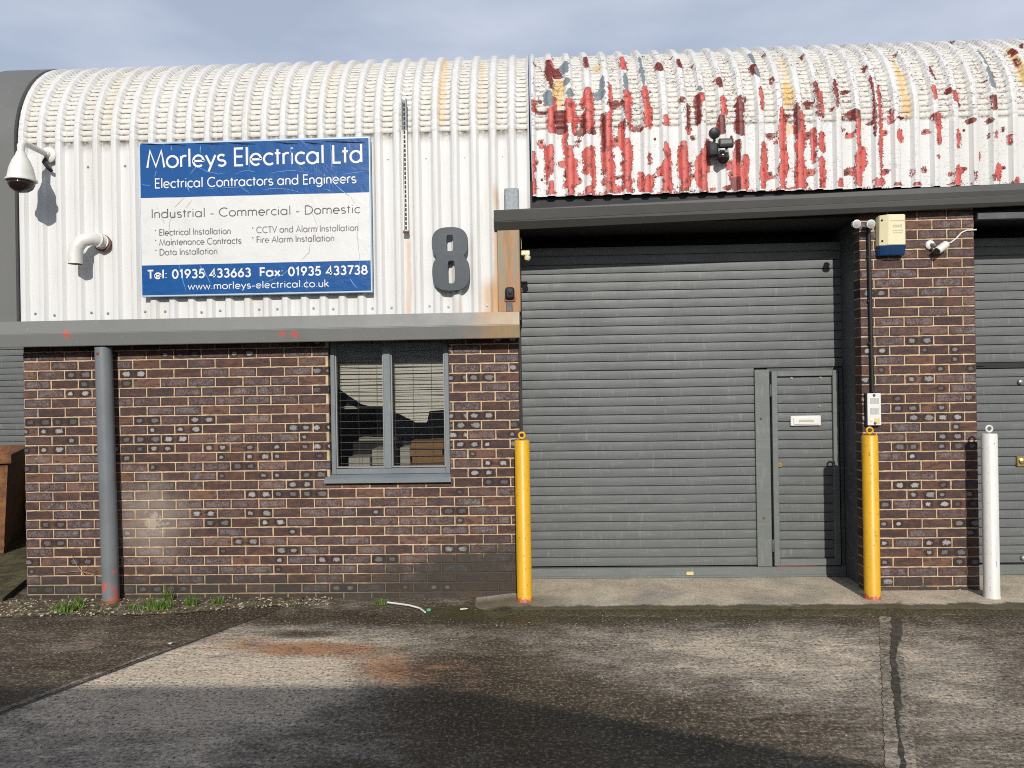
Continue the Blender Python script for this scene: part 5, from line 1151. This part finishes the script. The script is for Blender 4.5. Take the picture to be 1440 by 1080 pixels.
# ------------------------------------------------------------------ things in the window
BL = thing('window_blind', (-1.2, .24, 2.1), 'off-white slatted blind hanging crooked behind the window', 'blind')
def outline(pl):                             # lower edge of the crooked blind, read from the photograph
    w = [at(x, y, .2) for x, y in pl]; return [p.x for p in w], [p.z for p in w]
bm = B()
for xa, xb, pl in ((-1.66, -1.215, [(470, 540), (480, 548), (495, 560), (508, 568), (520, 571), (541, 571)]), (-1.205, -.712, [(549, 577), (556, 579), (570, 586), (592, 599), (601, 596), (604, 578), (629, 576)])):
    ox, oz = outline(pl); n = 60; z = 2.12
    while z > 1.38:
        for q in range(n):
            a, b = xa+(xb-xa)*q/n, xa+(xb-xa)*(q+1)/n; za, zb = np.interp(a, ox, oz), np.interp(b, ox, oz); sg_ = .004*sin(z*40+a*3)
            if z+.040 > max(za, zb):
                v = [bm.verts.new((a, .192, max(z-.004, za)+sg_)), bm.verts.new((b, .192, max(z-.004, zb)+sg_)), bm.verts.new((b, .204, z+.041+sg_)), bm.verts.new((a, .204, z+.041+sg_))]; bm.faces.new(v)
        z -= .046
obj('slat_set', bm, 'blind', BL)
bm = B(); box(bm, -1.665, -.715, .19, .23, 2.165, 2.20); obj('head_rail', bm, 'blind', BL)
def ibox(name, x0, x1, y0, y1, z0, z1, mat, label, cat, bev=.004, group=None):
    bm = B(); box(bm, x0, x1, y0, y1, z0, z1, bev); return prop(obj(name, bm, mat, loc=((x0+x1)/2, (y0+y1)/2, z0)), label, cat, group)
SHF = thing('desk', (-1.2, .6, 0), 'dark desk just inside the window carrying paper and boxes', 'desk')
bm = B(); box(bm, -2.2, -.3, .27, .95, .93, .965, .004); obj('desk_top', bm, 'dark_item', SHF)
for x in (-2.15, -.4):
    for y in (.32, .87): bm = B(); box(bm, x, x+.05, y, y+.05, .02, .93); obj('leg', bm, 'dark_item', SHF)
for i in range(4):
    z = .967+.066*i; dx = (.0, .012, -.008, .004)[i]
    ibox('cardboard_box', -1.075+dx, -.80+dx, .30, .62, z, z+.062, 'card', 'brown flat carton in the window, ' + ('lowest of its stack', 'second from the bottom of its stack', 'third from the bottom of its stack', 'topmost of its stack')[i], 'box', .003, 'flat cartons stacked in the window')
ibox('paper_stack', -1.60, -1.42, .30, .52, .967, 1.10, 'paper', 'white paper stack at the left of the window', 'paper')
ibox('file_box', -1.41, -1.24, .34, .62, .967, 1.16, 'paper', 'pale file box next to the white paper stack', 'box')
ibox('file_box', -1.17, -1.085, .33, .60, .967, 1.17, 'paper', 'pale file box tight against the brown cartons', 'box')
ibox('tray', -1.62, -1.26, .75, .93, 1.20, 1.23, 'paper', 'pale tray lying on the cabinet in the left window light', 'tray')
ibox('cabinet', -1.75, -.72, .72, .945, .967, 1.198, 'dark_item', 'black cabinet at the back of the desk behind the window', 'cabinet')
ibox('blue_crate', -1.64, -1.46, .42, .60, 1.53, 1.62, 'blue_item', 'blue plastic box on the shelf in the left window light', 'crate')
WS = thing('wall_shelf', (-1.45, .5, 1.50), 'white shelf board across the left window light', 'shelf')
bm = B(); box(bm, -1.70, -1.235, .36, .66, 1.500, 1.526, .003); obj('shelf_board', bm, 'white_plastic', WS)
bm = B(); box(bm, -1.705, -1.69, .27, .66, 1.30, 1.50); obj('bracket', bm, 'dark_item', WS)

# ------------------------------------------------------------------ weeds and litter
def tuft(px, py, n, h, label, spread=.05):
    c = az(px, py, .012); bm = B()
    for i in range(n):
        a = random.random()*2*pi; r = spread*sqrt(random.random()); x, y = c.x+cos(a)*r*1.5, c.y+sin(a)*r*.6; L = 1.12*h*random.uniform(.5, 1.15); lean = random.uniform(.2, 1.0); b = random.random()*2*pi; w = random.uniform(.003, .006)
        pr = None
        for k in range(4):
            t_ = k/3; cxx = Vector((x+cos(b)*lean*L*t_*t_*.8, y+sin(b)*lean*L*t_*t_*.8, .006+L*t_*(1-.25*lean*t_))); ww = w*(1-t_*.92); s_ = Vector((-sin(b), cos(b), 0))*ww
            q = (bm.verts.new(cxx-s_), bm.verts.new(cxx+s_))
            if pr: bm.faces.new((pr[0], pr[1], q[1], q[0]))
            pr = q
    return prop(obj('weed', bm, 'grass', loc=(c.x, c.y, .01)), label, 'weed', 'weeds at the foot of the brick wall')
tuft(95, 858, 110, .075, 'low green grass tuft left of the grey downpipe', .075)
tuft(112, 852, 40, .10, 'upright weed sprig close beside the left of the downpipe', .02)
tuft(222, 856, 130, .085, 'broadest green grass tuft, right of the grey downpipe', .075)
tuft(268, 851, 70, .085, 'grass tuft next after the broadest one right of the downpipe', .04)
tuft(236, 846, 40, .14, 'tall thin weed growing up against the bricks behind the broadest tuft', .03)
tuft(306, 849, 50, .07, 'small grass tuft furthest right of those on the gravel strip', .03)
tuft(190, 856, 45, .05, 'tiny grass tuft hard by the right of the downpipe foot', .04)
tuft(535, 849, 60, .045, 'low green weed at the wall foot beside the white cable end', .035)
bm = B()
for a, b, c in (((118, 808), (108, 795), (100, 780)), ((145, 812), (112, 803), (78, 806)), ((166, 838), (169, 848), (174, 858))):
    tube(bm, [at(*a, -.03), at(*b, -.03), at(*c, -.02)], [.003, .0022, .001], 5)
prop(obj('dry_stalk', bm, 'straw', loc=(-3.5, -.03, .1)), 'thin dry stalks caught between the downpipe and the bricks', 'stalk')
bm = B(); tube(bm, [az(545, 847, .02), az(575, 851, .022), az(590, 855, .018), az(598, 861, .012)], .007, 8)
prop(obj('cable_end', bm, 'white_plastic', loc=az(575, 851)), 'short white cable lying on the ground by the wall', 'cable')
bm = B(); c = az(603, 858, .01); lathe(bm, [(.012, -.01), (.02, 0), (.014, .012), (0, .014)], c, (0, 0, 1), 8)
prop(obj('plastic_scrap', bm, 'green_plastic', loc=c), 'scrap of green plastic at the end of the white cable', 'litter')
bm = B(); c = az(525, 866, .004); v = [bm.verts.new(c+Vector(p)) for p in ((-.025, -.01, 0), (.0, -.02, .004), (.02, -.01, .012), (.026, .01, .035), (.004, .016, .018), (-.015, .012, .006))]; bm.faces.new(v)
prop(obj('dead_leaf', bm, 'leaf', loc=c), 'curled dark dead leaf on the concrete near the wall', 'leaf')
for px, py, s_, lab in ((652, 858, .03, 'crumpled white paper scrap in the wet channel'), (240, 907, .022, 'white paper flake on the dark left slab')):
    c = az(px, py, .004); bm = B(); v = [bm.verts.new(c+Vector((s_*cos(a)*random.uniform(.6, 1.2), s_*.6*sin(a), .004+.012*random.random()))) for a in [i*2*pi/9 for i in range(9)]]; ct = bm.verts.new(c+Vector((0, 0, .016)))
    for i in range(9): bm.faces.new((v[i], v[(i+1) % 9], ct))
    prop(obj('paper_scrap', bm, 'paper', loc=c), lab, 'litter')
